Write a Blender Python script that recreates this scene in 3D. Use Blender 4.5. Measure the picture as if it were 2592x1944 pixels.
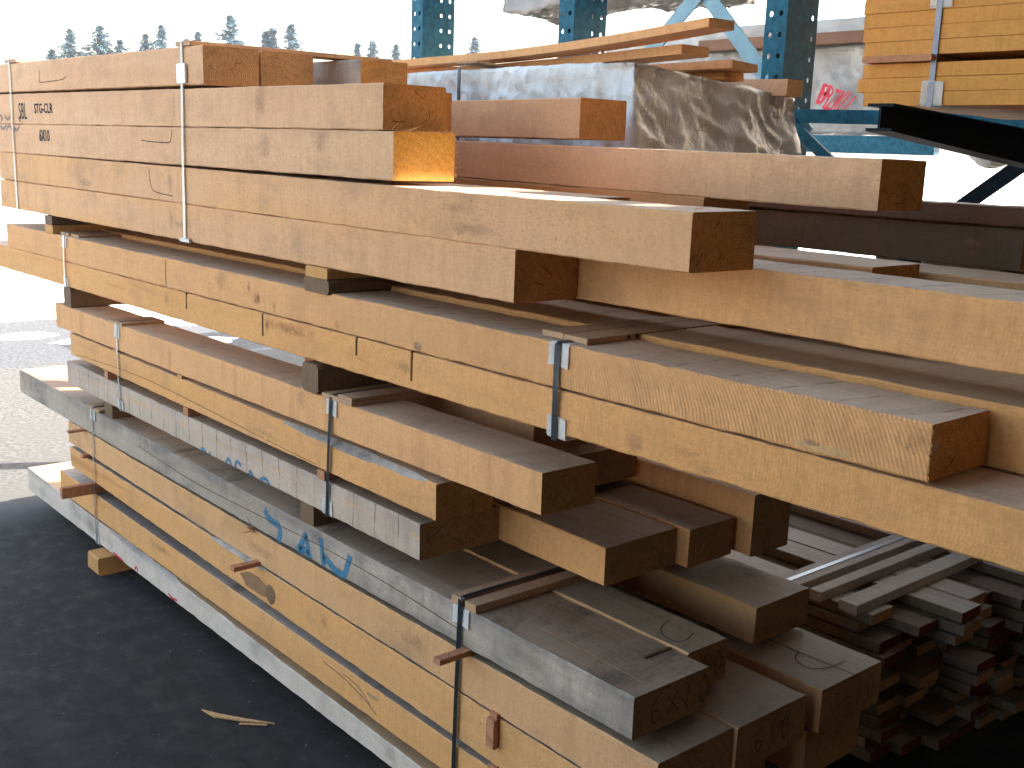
import bpy, bmesh, math, random
from math import radians, sin, cos, pi
from mathutils import Vector, Matrix, noise
random.seed(7)
SC = bpy.context.scene
for o in list(bpy.data.objects): bpy.data.objects.remove(o)
COL = SC.collection

# ---------------------------------------------------------------- camera
cam = bpy.data.objects.new('camera', bpy.data.cameras.new('camera'))
COL.objects.link(cam)
cam.data.sensor_width = 36.0
cam.data.lens = 38.924
cam.data.clip_end = 3000
cam.data.clip_start = 0.05
cam.matrix_world = Matrix.Translation((0, -2.07, 2.29)) @ (Matrix.Rotation(0.856915, 4, 'Z') @ Matrix.Rotation(1.362924, 4, 'X') @ Matrix.Rotation(0.033455, 4, 'Z'))
SC.camera = cam

# ---------------------------------------------------------------- light
SUN = Vector((0.81, 1.5, 1.0)).normalized()
el = math.asin(SUN.z); az = math.atan2(SUN.x, SUN.y)
W = bpy.data.worlds.new('World'); SC.world = W; W.use_nodes = True
nt = W.node_tree; nt.nodes.clear()
sky = nt.nodes.new('ShaderNodeTexSky'); sky.sky_type = 'NISHITA'; sky.sun_disc = False
sky.sun_elevation = el; sky.sun_rotation = az; sky.altitude = 100
sky.air_density = 1.0; sky.dust_density = 4.0; sky.ozone_density = 1.0
bg = nt.nodes.new('ShaderNodeBackground'); bg.inputs[1].default_value = 0.15
wo = nt.nodes.new('ShaderNodeOutputWorld')
wb = nt.nodes.new('ShaderNodeMix'); wb.data_type = 'RGBA'; wb.blend_type = 'MULTIPLY'; wb.inputs[0].default_value = 1
wb.inputs[7].default_value = (1.10, 1.0, .84, 1)   # the camera's warm white balance
nt.links.new(sky.outputs[0], wb.inputs[6]); nt.links.new(wb.outputs[2], bg.inputs[0]); nt.links.new(bg.outputs[0], wo.inputs[0])
sun = bpy.data.objects.new('sun', bpy.data.lights.new('sun', 'SUN'))
sun.data.energy = 4.5; sun.data.angle = radians(0.53); sun.data.color = (1.0, 0.93, 0.84)
sun.rotation_euler = SUN.to_track_quat('Z', 'Y').to_euler()
sun.location = (0, 0, 30)
COL.objects.link(sun)
SC.view_settings.view_transform = 'Standard'; SC.view_settings.look = 'None'
SC.view_settings.exposure = 2.7; SC.view_settings.gamma = 1.0
SC.view_settings.use_curve_mapping = False
try:
    SC.cycles.max_bounces = 10; SC.cycles.diffuse_bounces = 6
except Exception: pass

# ---------------------------------------------------------------- node helpers
class NT:
    def __init__(s, name):
        s.m = bpy.data.materials.new(name); s.m.use_nodes = True
        s.t = s.m.node_tree; s.t.nodes.clear()
        s.out = s.t.nodes.new('ShaderNodeOutputMaterial')
        s.b = s.t.nodes.new('ShaderNodeBsdfPrincipled')
        s.t.links.new(s.b.outputs[0], s.out.inputs[0])
    def n(s, typ, **kw):
        nd = s.t.nodes.new(typ)
        for k, v in kw.items(): setattr(nd, k, v)
        return nd
    def l(s, a, b): s.t.links.new(a, b)
    def put(s, sock, v):
        if hasattr(v, 'is_linked') or isinstance(v, bpy.types.NodeSocket): s.l(v, sock)
        elif isinstance(v, (tuple, list)) and len(v) == 3 and sock.type == 'RGBA': sock.default_value = (*v, 1)
        else: sock.default_value = v
    def coords(s, rnd=True):
        tc = s.n('ShaderNodeTexCoord').outputs['Object']
        if not rnd: return tc
        oi = s.n('ShaderNodeObjectInfo').outputs['Random']
        sc = s.n('ShaderNodeVectorMath', operation='SCALE'); sc.inputs[0].default_value = (61, 23, 17)
        s.l(oi, sc.inputs['Scale'])
        ad = s.n('ShaderNodeVectorMath', operation='ADD'); s.l(tc, ad.inputs[0]); s.l(sc.outputs[0], ad.inputs[1])
        return ad.outputs[0]
    def mapv(s, v, scale, loc=(0, 0, 0), rot=(0, 0, 0)):
        m = s.n('ShaderNodeMapping'); m.inputs['Scale'].default_value = scale
        m.inputs['Location'].default_value = loc; m.inputs['Rotation'].default_value = rot
        s.l(v, m.inputs['Vector']); return m.outputs[0]
    def noise(s, v, scale=1, detail=4, rough=.55, dist=0):
        n = s.n('ShaderNodeTexNoise'); s.l(v, n.inputs['Vector'])
        n.inputs['Scale'].default_value = scale; n.inputs['Detail'].default_value = detail
        n.inputs['Roughness'].default_value = rough; n.inputs['Distortion'].default_value = dist
        return n.outputs['Fac']
    def ramp(s, f, a, b, lo=0.0, hi=1.0):
        r = s.n('ShaderNodeMapRange'); s.l(f, r.inputs[0])
        r.inputs[1].default_value = a; r.inputs[2].default_value = b
        r.inputs[3].default_value = lo; r.inputs[4].default_value = hi
        return r.outputs[0]
    def math(s, op, a, b=None, c=None):
        m = s.n('ShaderNodeMath', operation=op); s.put(m.inputs[0], a)
        if b is not None: s.put(m.inputs[1], b)
        if c is not None: s.put(m.inputs[2], c)
        return m.outputs[0]
    def mix(s, f, a, b, blend='MIX'):
        m = s.n('ShaderNodeMix', data_type='RGBA', blend_type=blend)
        s.put(m.inputs[0], f); s.put(m.inputs[6], a); s.put(m.inputs[7], b)
        return m.outputs[2]
    def bump(s, h, strength=.3, dist=.002, prev=None):
        b = s.n('ShaderNodeBump'); b.inputs['Strength'].default_value = strength
        b.inputs['Distance'].default_value = dist; s.l(h, b.inputs['Height'])
        if prev is not None: s.l(prev, b.inputs['Normal'])
        return b.outputs[0]
    def sep(s, v):
        n = s.n('ShaderNodeSeparateXYZ'); s.l(v, n.inputs[0]); return n.outputs
    def done(s, col, rough=.7, normal=None, spec=.3, metal=0):
        s.put(s.b.inputs['Base Color'], col); s.put(s.b.inputs['Roughness'], rough)
        s.b.inputs['Specular IOR Level'].default_value = spec; s.put(s.b.inputs['Metallic'], metal)
        if normal is not None: s.l(normal, s.b.inputs['Normal'])
        return s.m

def wood(name, c1, c2, speck=.5, smudge=.3, streak=.15, grain=.25, saw=.5, sawp=.011, slant=.35, mold=0.0, ripple=0.0, vline=0.0, torn=0.0, pitch=0.0, ripx=None, rsw=1.0):
    s = NT(name); P = s.coords(); L = s.coords(False)
    g = s.noise(s.mapv(P, (.9, 22, 22)), 1, 7, .6)
    g2 = s.noise(s.mapv(P, (.35, 7, 7)), 1, 4, .5, .6)
    br = s.noise(s.mapv(P, (.55, 2.5, 2.5)), 1, 4, .55, .4)
    col = s.mix(s.ramp(br, .38, .62), c1, c2)
    dk = tuple(c * .72 for c in c1); lt = tuple(min(1, c * 1.13) for c in c2)
    col = s.mix(s.math('MULTIPLY', s.ramp(g, .42, .72), grain), col, dk)
    col = s.mix(s.math('MULTIPLY', s.ramp(g2, .5, .7), .35), col, lt)
    # vertical saw streaks
    vs = s.noise(s.mapv(P, (16, .6, 1.6)), 1, 5, .65)
    col = s.mix(s.math('MULTIPLY', s.ramp(vs, .52, .75), streak), col, (c1[0] * .5, c1[1] * .42, c1[2] * .36))
    # handling smudges
    sm = s.noise(s.mapv(P, (3.2, 4, 4.5)), 1, 8, .72, .2)
    col = s.mix(s.math('MULTIPLY', s.ramp(sm, .51, .70), smudge), col, (.20, .13, .085))
    # specks in patches
    sp = s.noise(s.mapv(P, (75, 120, 130)), 1, 3, .75)
    mk = s.noise(s.mapv(P, (1.1, 3, 4)), 1, 3, .6, .3)
    sp = s.math('MULTIPLY', s.ramp(sp, .56, .70), s.ramp(mk, .48, .62))
    col = s.mix(s.math('MULTIPLY', sp, speck), col, (.16, .09, .045))
    if mold:
        mo = s.noise(s.mapv(P, (1.3, 1, 7)), 1, 5, .6, .5)
        mo2 = s.noise(s.mapv(P, (7, 2, 3)), 1, 5, .7, .3)
        zq = s.ramp(s.sep(L)[2], .03, .13)
        mm = s.math('ADD', s.math('MULTIPLY', s.math('ADD', s.math('MULTIPLY', mo, .6), s.math('MULTIPLY', mo2, .4)), 1.0), s.math('MULTIPLY', zq, .10))
        col = s.mix(s.math('MULTIPLY', s.ramp(mm, .52, .66), mold), col, (.085, .085, .095))
    if pitch:
        pn = s.noise(s.mapv(P, (.8, 9, 11), (3, 0, 0)), 1, 4, .5, 1.0)
        col = s.mix(s.math('MULTIPLY', s.ramp(pn, .64, .72), pitch), col, (.28, .085, .03))
    if vline:
        x = s.sep(L)
        w = s.noise(s.mapv(L, (3, 2, 9)), 1, 2, .5)
        ph = s.math('FRACT', s.math('ADD', s.math('MULTIPLY', x[0], 7.3), s.math('MULTIPLY', w, .3)))
        ln = s.ramp(s.math('ABSOLUTE', s.math('SUBTRACT', ph, .5)), .012, .035, 1, 0)
        ln = s.math('MULTIPLY', ln, s.ramp(s.noise(s.mapv(L, (2, 3, 13)), 1, 3), .35, .55))
        col = s.mix(s.math('MULTIPLY', ln, vline), col, (.10, .075, .06))
    if torn:
        x = s.sep(L)
        wv = s.noise(s.mapv(L, (1.3, 1, 1)), 1, 2)
        zc = s.math('ADD', .045, s.math('MULTIPLY', wv, .06))
        d = s.math('ABSOLUTE', s.math('SUBTRACT', x[2], zc))
        tm = s.math('MULTIPLY', s.ramp(d, .006, .013, 1, 0), s.ramp(s.noise(s.mapv(P, (9, 30, 60)), 1, 4, .7), .50, .60))
        col = s.mix(s.math('MULTIPLY', tm, torn), col, (.62, .36, .18))
    # fine rough-sawn fuzz
    fz = s.noise(s.mapv(P, (55, 90, 130)), 1, 4, .7)
    col = s.mix(s.math('MULTIPLY', s.ramp(fz, .45, .68), .38), col, tuple(c * .62 for c in c1))
    fl = s.noise(s.mapv(P, (110, 60, 16), rot=(0, slant, 0)), 1, 3, .6)
    col = s.mix(s.math('MULTIPLY', s.ramp(fl, .48, .64), .26), col, tuple(c * .66 for c in c1))
    # bump : band-saw marks + fibres
    q = s.sep(L)
    wob = s.noise(s.mapv(P, (1.4, 2, 5)), 1, 3, .5)
    zz = s.math('SUBTRACT', q[2], .02)
    arc = s.math('MULTIPLY', s.math('MULTIPLY', zz, zz), 2.2)
    phs = s.math('ADD', s.math('ADD', q[0], s.math('MULTIPLY', q[2], slant)), s.math('ADD', arc, s.math('MULTIPLY', wob, .05)))
    sw = s.math('SINE', s.math('MULTIPLY', phs, 2 * pi / sawp))
    swm = s.math('MULTIPLY', sw, s.ramp(s.noise(s.mapv(P, (1.0, 1.5, 3)), 1, 2), .35, .6))
    h = s.math('ADD', s.math('MULTIPLY', swm, .3), s.math('ADD', s.math('MULTIPLY', g, .6), s.math('MULTIPLY', s.noise(s.mapv(P, (45, 80, 80)), 1, 3), .7)))
    nrm = s.bump(h, saw, .0016)
    if ripple:
        tex = s.noise(s.mapv(P, (80, 40, 40)), 1, 4, .7, .3)
        rp = s.math('ADD', s.math('MULTIPLY', sw, .5 * rsw), tex)
        rm = s.ramp(s.noise(s.mapv(P, (2.2, 2, 5)), 1, 3), .3, .6, .35, 1)
        if ripx: rm = s.math('MULTIPLY', rm, s.ramp(q[0], ripx - .9, ripx + .5))
        rp = s.math('MULTIPLY', rp, rm)
        nrm = s.bump(rp, ripple, .003, nrm)
        rc = s.math('MULTIPLY', s.math('MULTIPLY', s.ramp(s.math('ADD', s.math('MULTIPLY', sw, .5 * rsw), tex), .1 if rsw else .3, .8 if rsw else .55, 1, 0), rm), .42 * ripple)
        col = s.mix(rc, col, (c1[0] * .55, c1[1] * .48, c1[2] * .4))
    return s.done(col, .78, nrm, .22)

def endwood(name, c1, c2, dirt=.35):
    s = NT(name); P = s.coords(); L = s.coords(False)
    oi = s.n('ShaderNodeObjectInfo').outputs['Random']
    q = s.sep(L)
    wob = s.noise(s.mapv(L, (1, 14, 14)), 1, 3)
    cyv = s.math('MULTIPLY', s.math('SUBTRACT', oi, .3), .35)
    czv = s.math('MULTIPLY', s.math('SUBTRACT', s.math('FRACT', s.math('MULTIPLY', oi, 7.7)), .7), .30)
    dy = s.math('SUBTRACT', q[1], cyv); dz = s.math('SUBTRACT', q[2], czv)
    r = s.math('SQRT', s.math('ADD', s.math('MULTIPLY', dy, dy), s.math('MULTIPLY', dz, dz)))
    r = s.math('ADD', r, s.math('MULTIPLY', wob, .02))
    ring = s.math('SINE', s.math('MULTIPLY', r, 2 * pi / .0085))
    ring2 = s.math('SINE', s.math('MULTIPLY', r, 2 * pi / .031))
    col = s.mix(s.ramp(s.noise(s.mapv(P, (1, 7, 9)), 1, 4), .35, .65), c1, c2)
    col = s.mix(s.math('MULTIPLY', s.ramp(ring, -.2, 1), .42), col, tuple(c * .62 for c in c1))
    col = s.mix(s.math('MULTIPLY', s.ramp(ring2, .1, 1), .22), col, tuple(c * .55 for c in c1))
    fb = s.noise(s.mapv(P, (1, 120, 90)), 1, 3, .7)
    col = s.mix(s.math('MULTIPLY', s.ramp(fb, .48, .66), .6), col, tuple(c * .45 for c in c1))
    dn = s.noise(s.mapv(P, (1, 9, 11)), 1, 5, .7)
    col = s.mix(s.math('MULTIPLY', s.ramp(dn, .5, .72), dirt), col, (.09, .065, .045))
    nrm = s.bump(s.math('ADD', fb, s.math('MULTIPLY', ring, .15)), .6, .0025)
    return s.done(col, .85, nrm, .15)

def topwood(name, c1, c2, stain=.5, lines=.0):
    s = NT(name); P = s.coords(); L = s.coords(False)
    g = s.noise(s.mapv(P, (1.6, 34, 30)), 1, 6, .65)
    br = s.noise(s.mapv(P, (.9, 4, 4)), 1, 4, .55, .5)
    col = s.mix(s.ramp(br, .36, .64), c1, c2)
    col = s.mix(s.math('MULTIPLY', s.ramp(g, .45, .7), .35), col, tuple(c * .55 for c in c1))
    st = s.noise(s.mapv(P, (5.5, 2.2, 4)), 1, 6, .65, .5)
    col = s.mix(s.math('MULTIPLY', s.ramp(st, .53, .72), stain), col, (.045, .035, .03))
    sd = s.noise(s.mapv(P, (60, 80, 60)), 1, 3, .7)
    col = s.mix(s.math('MULTIPLY', s.ramp(sd, .55, .7), .4), col, tuple(c * 1.5 for c in c2))
    if lines:
        q = s.sep(L)
        w = s.noise(s.mapv(L, (2, 5, 2)), 1, 2)
        ph = s.math('FRACT', s.math('ADD', s.math('MULTIPLY', s.math('SUBTRACT', q[0], s.math('MULTIPLY', q[1], .18)), 6.1), s.math('MULTIPLY', w, .5)))
        ln = s.ramp(s.math('ABSOLUTE', s.math('SUBTRACT', ph, .5)), .01, .05, 1, 0)
        ln = s.math('MULTIPLY', ln, s.ramp(s.noise(s.mapv(P, (9, 25, 9)), 1, 3), .4, .6))
        col = s.mix(s.math('MULTIPLY', ln, lines), col, (.10, .04, .02))
    h = s.math('ADD', g, sd)
    return s.done(col, .62, s.bump(h, .55, .0022), .5)

def plain(name, c, rough=.6, metal=0, spec=.4, var=.15, scale=14, bumpd=0.0):
    s = NT(name); P = s.coords()
    n = s.noise(s.mapv(P, (scale,) * 3), 1, 5, .6)
    col = s.mix(s.ramp(n, .35, .7), tuple(x * (1 + var) for x in c), tuple(x * (1 - var) for x in c))
    nr = s.bump(n, .4, bumpd) if bumpd else None
    return s.done(col, rough, nr, spec, metal)

TAN = (.70, .370, .160); PINK = (.65, .365, .20); YEL = (.72, .350, .125); ORG = (.60, .32, .12)
M = {}
M['side'] = wood('sawn_fir_side', TAN, PINK, .6, .42, .26, saw=.7)
M['side_pink'] = wood('sawn_fir_pinkish', PINK, (.67, .41, .24), .5, .36, .2, saw=.65, slant=.6)
M['side_yel'] = wood('sawn_fir_yellow', YEL, TAN, .6, .36, .2, saw=.32, slant=-.35, pitch=.4)
M['side_rip'] = wood('rippled_fir', (.71, .36, .145), (.69, .345, .15), .4, .25, .12, saw=.5, sawp=.0115, slant=.16, ripple=.32, ripx=3.6)
M['side_knob'] = wood('coarse_fir', YEL, (.72, .365, .14), .8, .28, .15, saw=.2, sawp=.010, slant=-.5, ripple=.6, rsw=0.0, pitch=.3)
M['side_org'] = wood('sawn_fir_orange', (.74, .375, .16), (.72, .37, .165), .5, .15, .5, saw=.5, sawp=.009, slant=0)
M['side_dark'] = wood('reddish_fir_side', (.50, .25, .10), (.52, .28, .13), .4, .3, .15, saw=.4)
M['side_grey'] = wood('weathered_grey_side', (.40, .315, .25), (.50, .405, .33), .6, .6, .35, .5, saw=.4, mold=.65)
M['side_greyv'] = wood('weathered_kerf_side', (.53, .40, .31), (.58, .44, .35), .6, .3, .35, saw=.4, vline=.85, torn=.9, mold=.25)
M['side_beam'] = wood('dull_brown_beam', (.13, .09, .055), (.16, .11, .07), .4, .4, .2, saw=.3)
M['board_or'] = wood('orange_board_edge', (.62, .27, .06), (.66, .31, .085), .2, .08, .1, saw=.3, pitch=.7)
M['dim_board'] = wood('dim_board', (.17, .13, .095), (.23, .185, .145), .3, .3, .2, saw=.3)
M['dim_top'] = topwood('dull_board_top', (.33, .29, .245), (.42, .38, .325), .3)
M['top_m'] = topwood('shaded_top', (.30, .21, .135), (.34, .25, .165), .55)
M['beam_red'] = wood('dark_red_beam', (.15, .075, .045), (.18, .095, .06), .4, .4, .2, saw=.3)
M['end'] = endwood('fir_end_grain', (.56, .26, .085), (.60, .30, .10))
M['end_org'] = endwood('fir_end_fresh', (.66, .36, .09), (.68, .40, .11), .15)
M['end_dk'] = endwood('fir_end_dirty', (.40, .21, .09), (.46, .25, .11), .5)
M['end_or'] = endwood('board_end', (.60, .34, .15), (.56, .31, .13), .2)
M['top'] = topwood('dusty_top', (.62, .41, .26), (.66, .46, .31), .4)
M['top_l'] = topwood('dusty_top_lined', (.60, .42, .28), (.64, .47, .33), .3, .75)
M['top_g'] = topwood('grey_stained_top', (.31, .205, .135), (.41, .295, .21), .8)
M['top_w'] = topwood('bare_wood_top', (.56, .36, .20), (.50, .33, .19), .4)
M['bark'] = topwood('wane_bark', (.25, .20, .17), (.45, .38, .33), .7)
M['lath'] = wood('lath_side', (.45, .27, .16), (.50, .31, .18), .3, .3, .2, saw=.2)
M['block'] = wood('old_block', (.15, .085, .045), (.21, .13, .075), .6, .5, .2, saw=.5)
M['block_t'] = wood('tan_block', (.56, .29, .10), (.50, .26, .095), .3, .2, .1, saw=.3)
M['stick'] = plain('reddish_sticker', (.42, .19, .10), .7, 0, .2, .2, 40)
M['steel'] = plain('galvanised_strap', (.50, .52, .52), .38, .85, .5, .12, 60)
M['steel_dk'] = plain('blued_strap', (.075, .09, .105), .32, .6, .5, .2, 40)
M['steel_mid'] = plain('dull_strap', (.17, .17, .20), .45, .5, .4, .2, 40)
M['plastic'] = plain('white_plastic', (.84, .82, .79), .5, 0, .4, .06, 30)
M['teal'] = plain('rack_paint_teal', (.018, .095, .145), .5, 0, .08, .35, 22, .0006)
M['teal_lt'] = plain('brace_paint_pale', (.15, .29, .36), .5, 0, .5, .12, 9)
M['arm'] = plain('rack_arm_dark', (.006, .010, .014), .65, 0, .12, .3, 20)
M['hole'] = plain('hole_dark', (.012, .02, .028), .8, 0, .1)
M['ink'] = plain('stencil_ink', (.03, .035, .045), .8, 0, .1, .3, 90)
M['pencil'] = plain('crayon', (.05, .035, .03), .8, 0, .1)
M['redink'] = plain('red_ink', (.50, .04, .06), .7, 0, .2)
M['kerf'] = plain('kerf_shadow', (.12, .065, .03), .9, 0, .05)
M['sliver'] = plain('torn_fibre', (.55, .33, .16), .8, 0, .1, .2, 60)
M['redend'] = plain('red_painted_end', (.11, .028, .022), .8, 0, .1, .3, 30)
M['shedwall'] = plain('dark_shed_wall', (.16, .12, .09), .9, 0, .1)  # for the unseen walls added to block light
M['shedmetal'] = plain('dark_roof_sheet', (.06, .055, .05), .7, 0, .3)  # for the unseen cover added to block light

def soft_paint(name, c, dens=.85):
    s = NT(name); uv = s.n('ShaderNodeUVMap').outputs[0]; q = s.sep(uv)
    d = s.math('ABSOLUTE', s.math('SUBTRACT', q[1], .5))
    n = s.noise(s.mapv(s.coords(False), (90, 90, 90)), 1, 3)
    a = s.math('MULTIPLY', s.ramp(d, .14, .5, 1, 0), s.ramp(n, .25, .55, .45, 1))
    s.put(s.b.inputs['Alpha'], s.math('MULTIPLY', a, dens))
    return s.done(c, .6, None, .2)
M['blue'] = soft_paint('blue_spray', (.035, .20, .34), .9)
def stainmat(name, c, dens):
    s = NT(name); uv = s.n('ShaderNodeUVMap').outputs[0]; q = s.sep(uv)
    dx = s.math('SUBTRACT', q[0], .5); dy = s.math('SUBTRACT', q[1], .5)
    r = s.math('SQRT', s.math('ADD', s.math('MULTIPLY', dx, dx), s.math('MULTIPLY', dy, dy)))
    P = s.coords(); n = s.noise(s.mapv(P, (22, 22, 30)), 1, 6, .7, .4); n2 = s.noise(s.mapv(P, (130, 90, 90)), 1, 3, .7)
    a = s.ramp(s.math('ADD', r, s.math('MULTIPLY', s.math('SUBTRACT', n, .5), 1.1)), .05, .42, 1, 0)
    a = s.math('MULTIPLY', a, s.ramp(r, .34, .5, 1, 0)); a = s.math('MULTIPLY', a, s.ramp(n2, .3, .62, .25, 1))
    s.put(s.b.inputs['Alpha'], s.math('MULTIPLY', a, dens)); return s.done(c, .8, None, .1)
M['inkblur'] = soft_paint('smudged_ink', (.06, .08, .14), .6)

def tarpmat(name, c, c2, gloss=.35, sc=1.0):
    s = NT(name); P = s.coords(False)
    n = s.noise(s.mapv(P, (2.2 * sc, 2.2 * sc, 5 * sc)), 1, 8, .62, .8)
    n2 = s.noise(s.mapv(P, (5.5 * sc, 5.5 * sc, 2.6 * sc)), 1, 6, .6, 1.4)
    rid = s.math('ABSOLUTE', s.math('SUBTRACT', n2, .5))
    fine = s.noise(s.mapv(P, (3, 3, 160)), 1, 2)
    col = s.mix(s.ramp(n, .4, .65), c, c2)
    h = s.math('ADD', s.math('MULTIPLY', s.math('SQRT', rid), 1.6), s.math('ADD', s.math('MULTIPLY', n, .6), s.math('MULTIPLY', fine, .03)))
    return s.done(col, gloss, s.bump(h, .5, .010), .4, .06)
M['tarp'] = tarpmat('grey_lumber_wrap', (.60, .595, .59), (.70, .695, .69), .46)
M['tarpw'] = tarpmat('pale_lumber_wrap', (.27, .26, .245), (.35, .34, .325), .45, .8)

# ---------------------------------------------------------------- object helpers
def tag(o, label=None, cat=None, group=None, kind=None):
    if label: o['label'] = label
    if cat: o['category'] = cat
    if group: o['group'] = group
    if kind: o['kind'] = kind
    return o
def mesh(name, bm, mats, parent=None, loc=None, smooth=False, rot=None):
    bmesh.ops.recalc_face_normals(bm, faces=bm.faces)
    me = bpy.data.meshes.new(name); bm.to_mesh(me); bm.free()
    for m in (mats if isinstance(mats, (list, tuple)) else [mats]): me.materials.append(m)
    if smooth:
        for p in me.polygons: p.use_smooth = True
    o = bpy.data.objects.new(name, me); COL.objects.link(o)
    if loc is not None: o.location = loc
    if rot is not None: o.rotation_euler = rot
    if parent is not None:
        o.parent = parent
    return o
def empty(name, loc=(0, 0, 0)):
    o = bpy.data.objects.new(name, None); COL.objects.link(o); o.location = loc; o.empty_display_size = .1
    return o
def box(bm, a, b, mi=0, bev=0.0):
    r = bmesh.ops.create_cube(bm, size=1)
    vs = r['verts']
    for v in vs:
        v.co = Vector([a[i] + (v.co[i] + .5) * (b[i] - a[i]) for i in range(3)])
    fs = set(f for v in vs for f in v.link_faces)
    for f in fs: f.material_index = mi
    if bev:
        es = list(set(e for v in vs for e in v.link_edges))
        bmesh.ops.bevel(bm, geom=es, offset=bev, segments=2, affect='EDGES')
    return vs
def pair(v): return v if isinstance(v, (tuple, list)) else (v, v)

def timber(name, label, x0, x1, y0, y1, zt, zb, mats, cat='timber', group=None, step=.03, rough=.0019, bev=.0042,
           wane=None, sag=0.0, seed=None, endtilt=0.0, kind=None):
    zt = pair(zt); zb = pair(zb); y0p = pair(y0); y1p = pair(y1)
    sd = (seed if seed is not None else random.random() * 100)
    L = x1 - x0; N = max(2, int(L / step)); bm = bmesh.new(); rows = []
    ox, oy, oz = x0, y0p[0], zb[0]
    for i in range(N + 1):
        t = i / N; x = t * L
        a = zb[0] + t * (zb[1] - zb[0]) - oz; b = zt[0] + t * (zt[1] - zt[0]) - oz
        ya = y0p[0] + t * (y0p[1] - y0p[0]) - oy; yb = y1p[0] + t * (y1p[1] - y1p[0]) - oy
        s4 = sag * 4 * t * (1 - t)
        def nz(k, f=9, am=rough): return am * (noise.noise(Vector((x * f + sd, k * 7.3, sd))) + .6 * noise.noise(Vector((x * f * 4 + sd, k * 3.1, 5))))
        wv = .0015 * noise.noise(Vector((x * .9 + sd, 0, 1)))
        b += s4 + wv; a += s4
        c = [bev * (1 + .9 * noise.noise(Vector((x * 14 + sd, k * 5, 2)))) for k in range(4)]
        bt = c[3]; wz = c[3]
        w = 0
        if wane and wane[0] - x0 < x < wane[1] - x0:
            u = (x - (wane[0] - x0)) / (wane[1] - wane[0])
            w = sin(pi * min(1, max(0, u))) ** .5 * wane[2] * (.75 + .5 * noise.noise(Vector((x * 6, sd, 0))) + .35 * noise.noise(Vector((x * 40, sd, 3))))
            w = max(w, 0); bt += w * 1.4; wz += w
        pts = [(ya + c[0] + nz(0), a + nz(8)), (yb - c[1], a + nz(1)), (yb, a + c[1] + nz(2)), (yb + nz(9), b - c[2]),
               (yb - c[2], b + nz(3)), (ya + bt, b + nz(4)), (ya + nz(5), b - wz + nz(6)), (ya + nz(7), a + c[0])]
        xx = x
        rows.append([bm.verts.new((xx + (endtilt * (p[0]) if i == N else 0) + (nz(11 + k, 30, rough * .8) if i in (0, N) else 0), p[0], p[1])) for k, p in enumerate(pts)])
    mi_side = [0, 0, 0, 0, 1, 3 if wane else 0, 0, 0]
    for i in range(N):
        A, B = rows[i], rows[i + 1]
        xm = (i + .5) / N * L + x0
        for k in range(8):
            f = bm.faces.new((A[k], A[(k + 1) % 8], B[(k + 1) % 8], B[k]))
            mi = mi_side[k]
            if mi == 3 and not (wane[0] < xm < wane[1]): mi = 0
            f.material_index = mi
    f = bm.faces.new(rows[0]); f.material_index = 2
    f = bm.faces.new(rows[-1]); f.material_index = 2
    ml = list(mats)
    if wane and len(ml) < 4: ml.append(M['bark'])
    o = mesh(name, bm, ml, loc=(ox, oy, oz))
    return tag(o, label, cat, group, kind)

def child_box(name, par, a, b, m, bev=0.0):
    bm = bmesh.new(); lo = Vector(par.location)
    box(bm, Vector(a) - lo, Vector(b) - lo, 0, bev)
    return mesh(name, bm, m, parent=par)

def stroke(name, par, pts, w, m, y=None, plane='y', off=.0012, closed=False, n=6):
    """flat ribbon following pts lying on a face (plane 'y': pts (x,z); 'x': (y,z); 'z': (x,y))"""
    P = []
    for i in range(len(pts) - 1):
        p0 = pts[max(0, i - 1)]; p1 = pts[i]; p2 = pts[i + 1]; p3 = pts[min(len(pts) - 1, i + 2)]
        for j in range(n):
            t = j / n
            P.append([.5 * ((2 * p1[k]) + (-p0[k] + p2[k]) * t + (2 * p0[k] - 5 * p1[k] + 4 * p2[k] - p3[k]) * t * t + (-p0[k] + 3 * p1[k] - 3 * p2[k] + p3[k]) * t ** 3) for k in (0, 1)])
    P.append(list(pts[-1]))
    bm = bmesh.new(); uvl = bm.loops.layers.uv.new('UVMap'); lo = Vector(par.location); prev = None; L = 0
    for i, p in enumerate(P):
        q = P[min(i + 1, len(P) - 1)]; r = P[max(0, i - 1)]
        d = Vector((q[0] - r[0], q[1] - r[1])); d = d.normalized() if d.length > 0 else Vector((1, 0))
        nn = Vector((-d.y, d.x)) * w / 2
        def W3(a, b):
            if plane == 'y': return Vector((a, y - off, b)) - lo
            if plane == 'x': return Vector((y + off, a, b)) - lo
            return Vector((a, b, y + off)) - lo
        v1 = bm.verts.new(W3(p[0] + nn.x, p[1] + nn.y)); v2 = bm.verts.new(W3(p[0] - nn.x, p[1] - nn.y))
        if prev:
            f = bm.faces.new((prev[0], prev[1], v2, v1))
            for lp, uv in zip(f.loops, ((i - 1, 0), (i - 1, 1), (i, 1), (i, 0))): lp[uvl].uv = uv
        prev = (v1, v2)
    return mesh(name, bm, m, parent=par)
def merge_strokes(name, par, strokes, w, m, y, plane='y', off=.0012):
    return [stroke(name, par, s, w, m, y, plane, off) for s in strokes]

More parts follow.
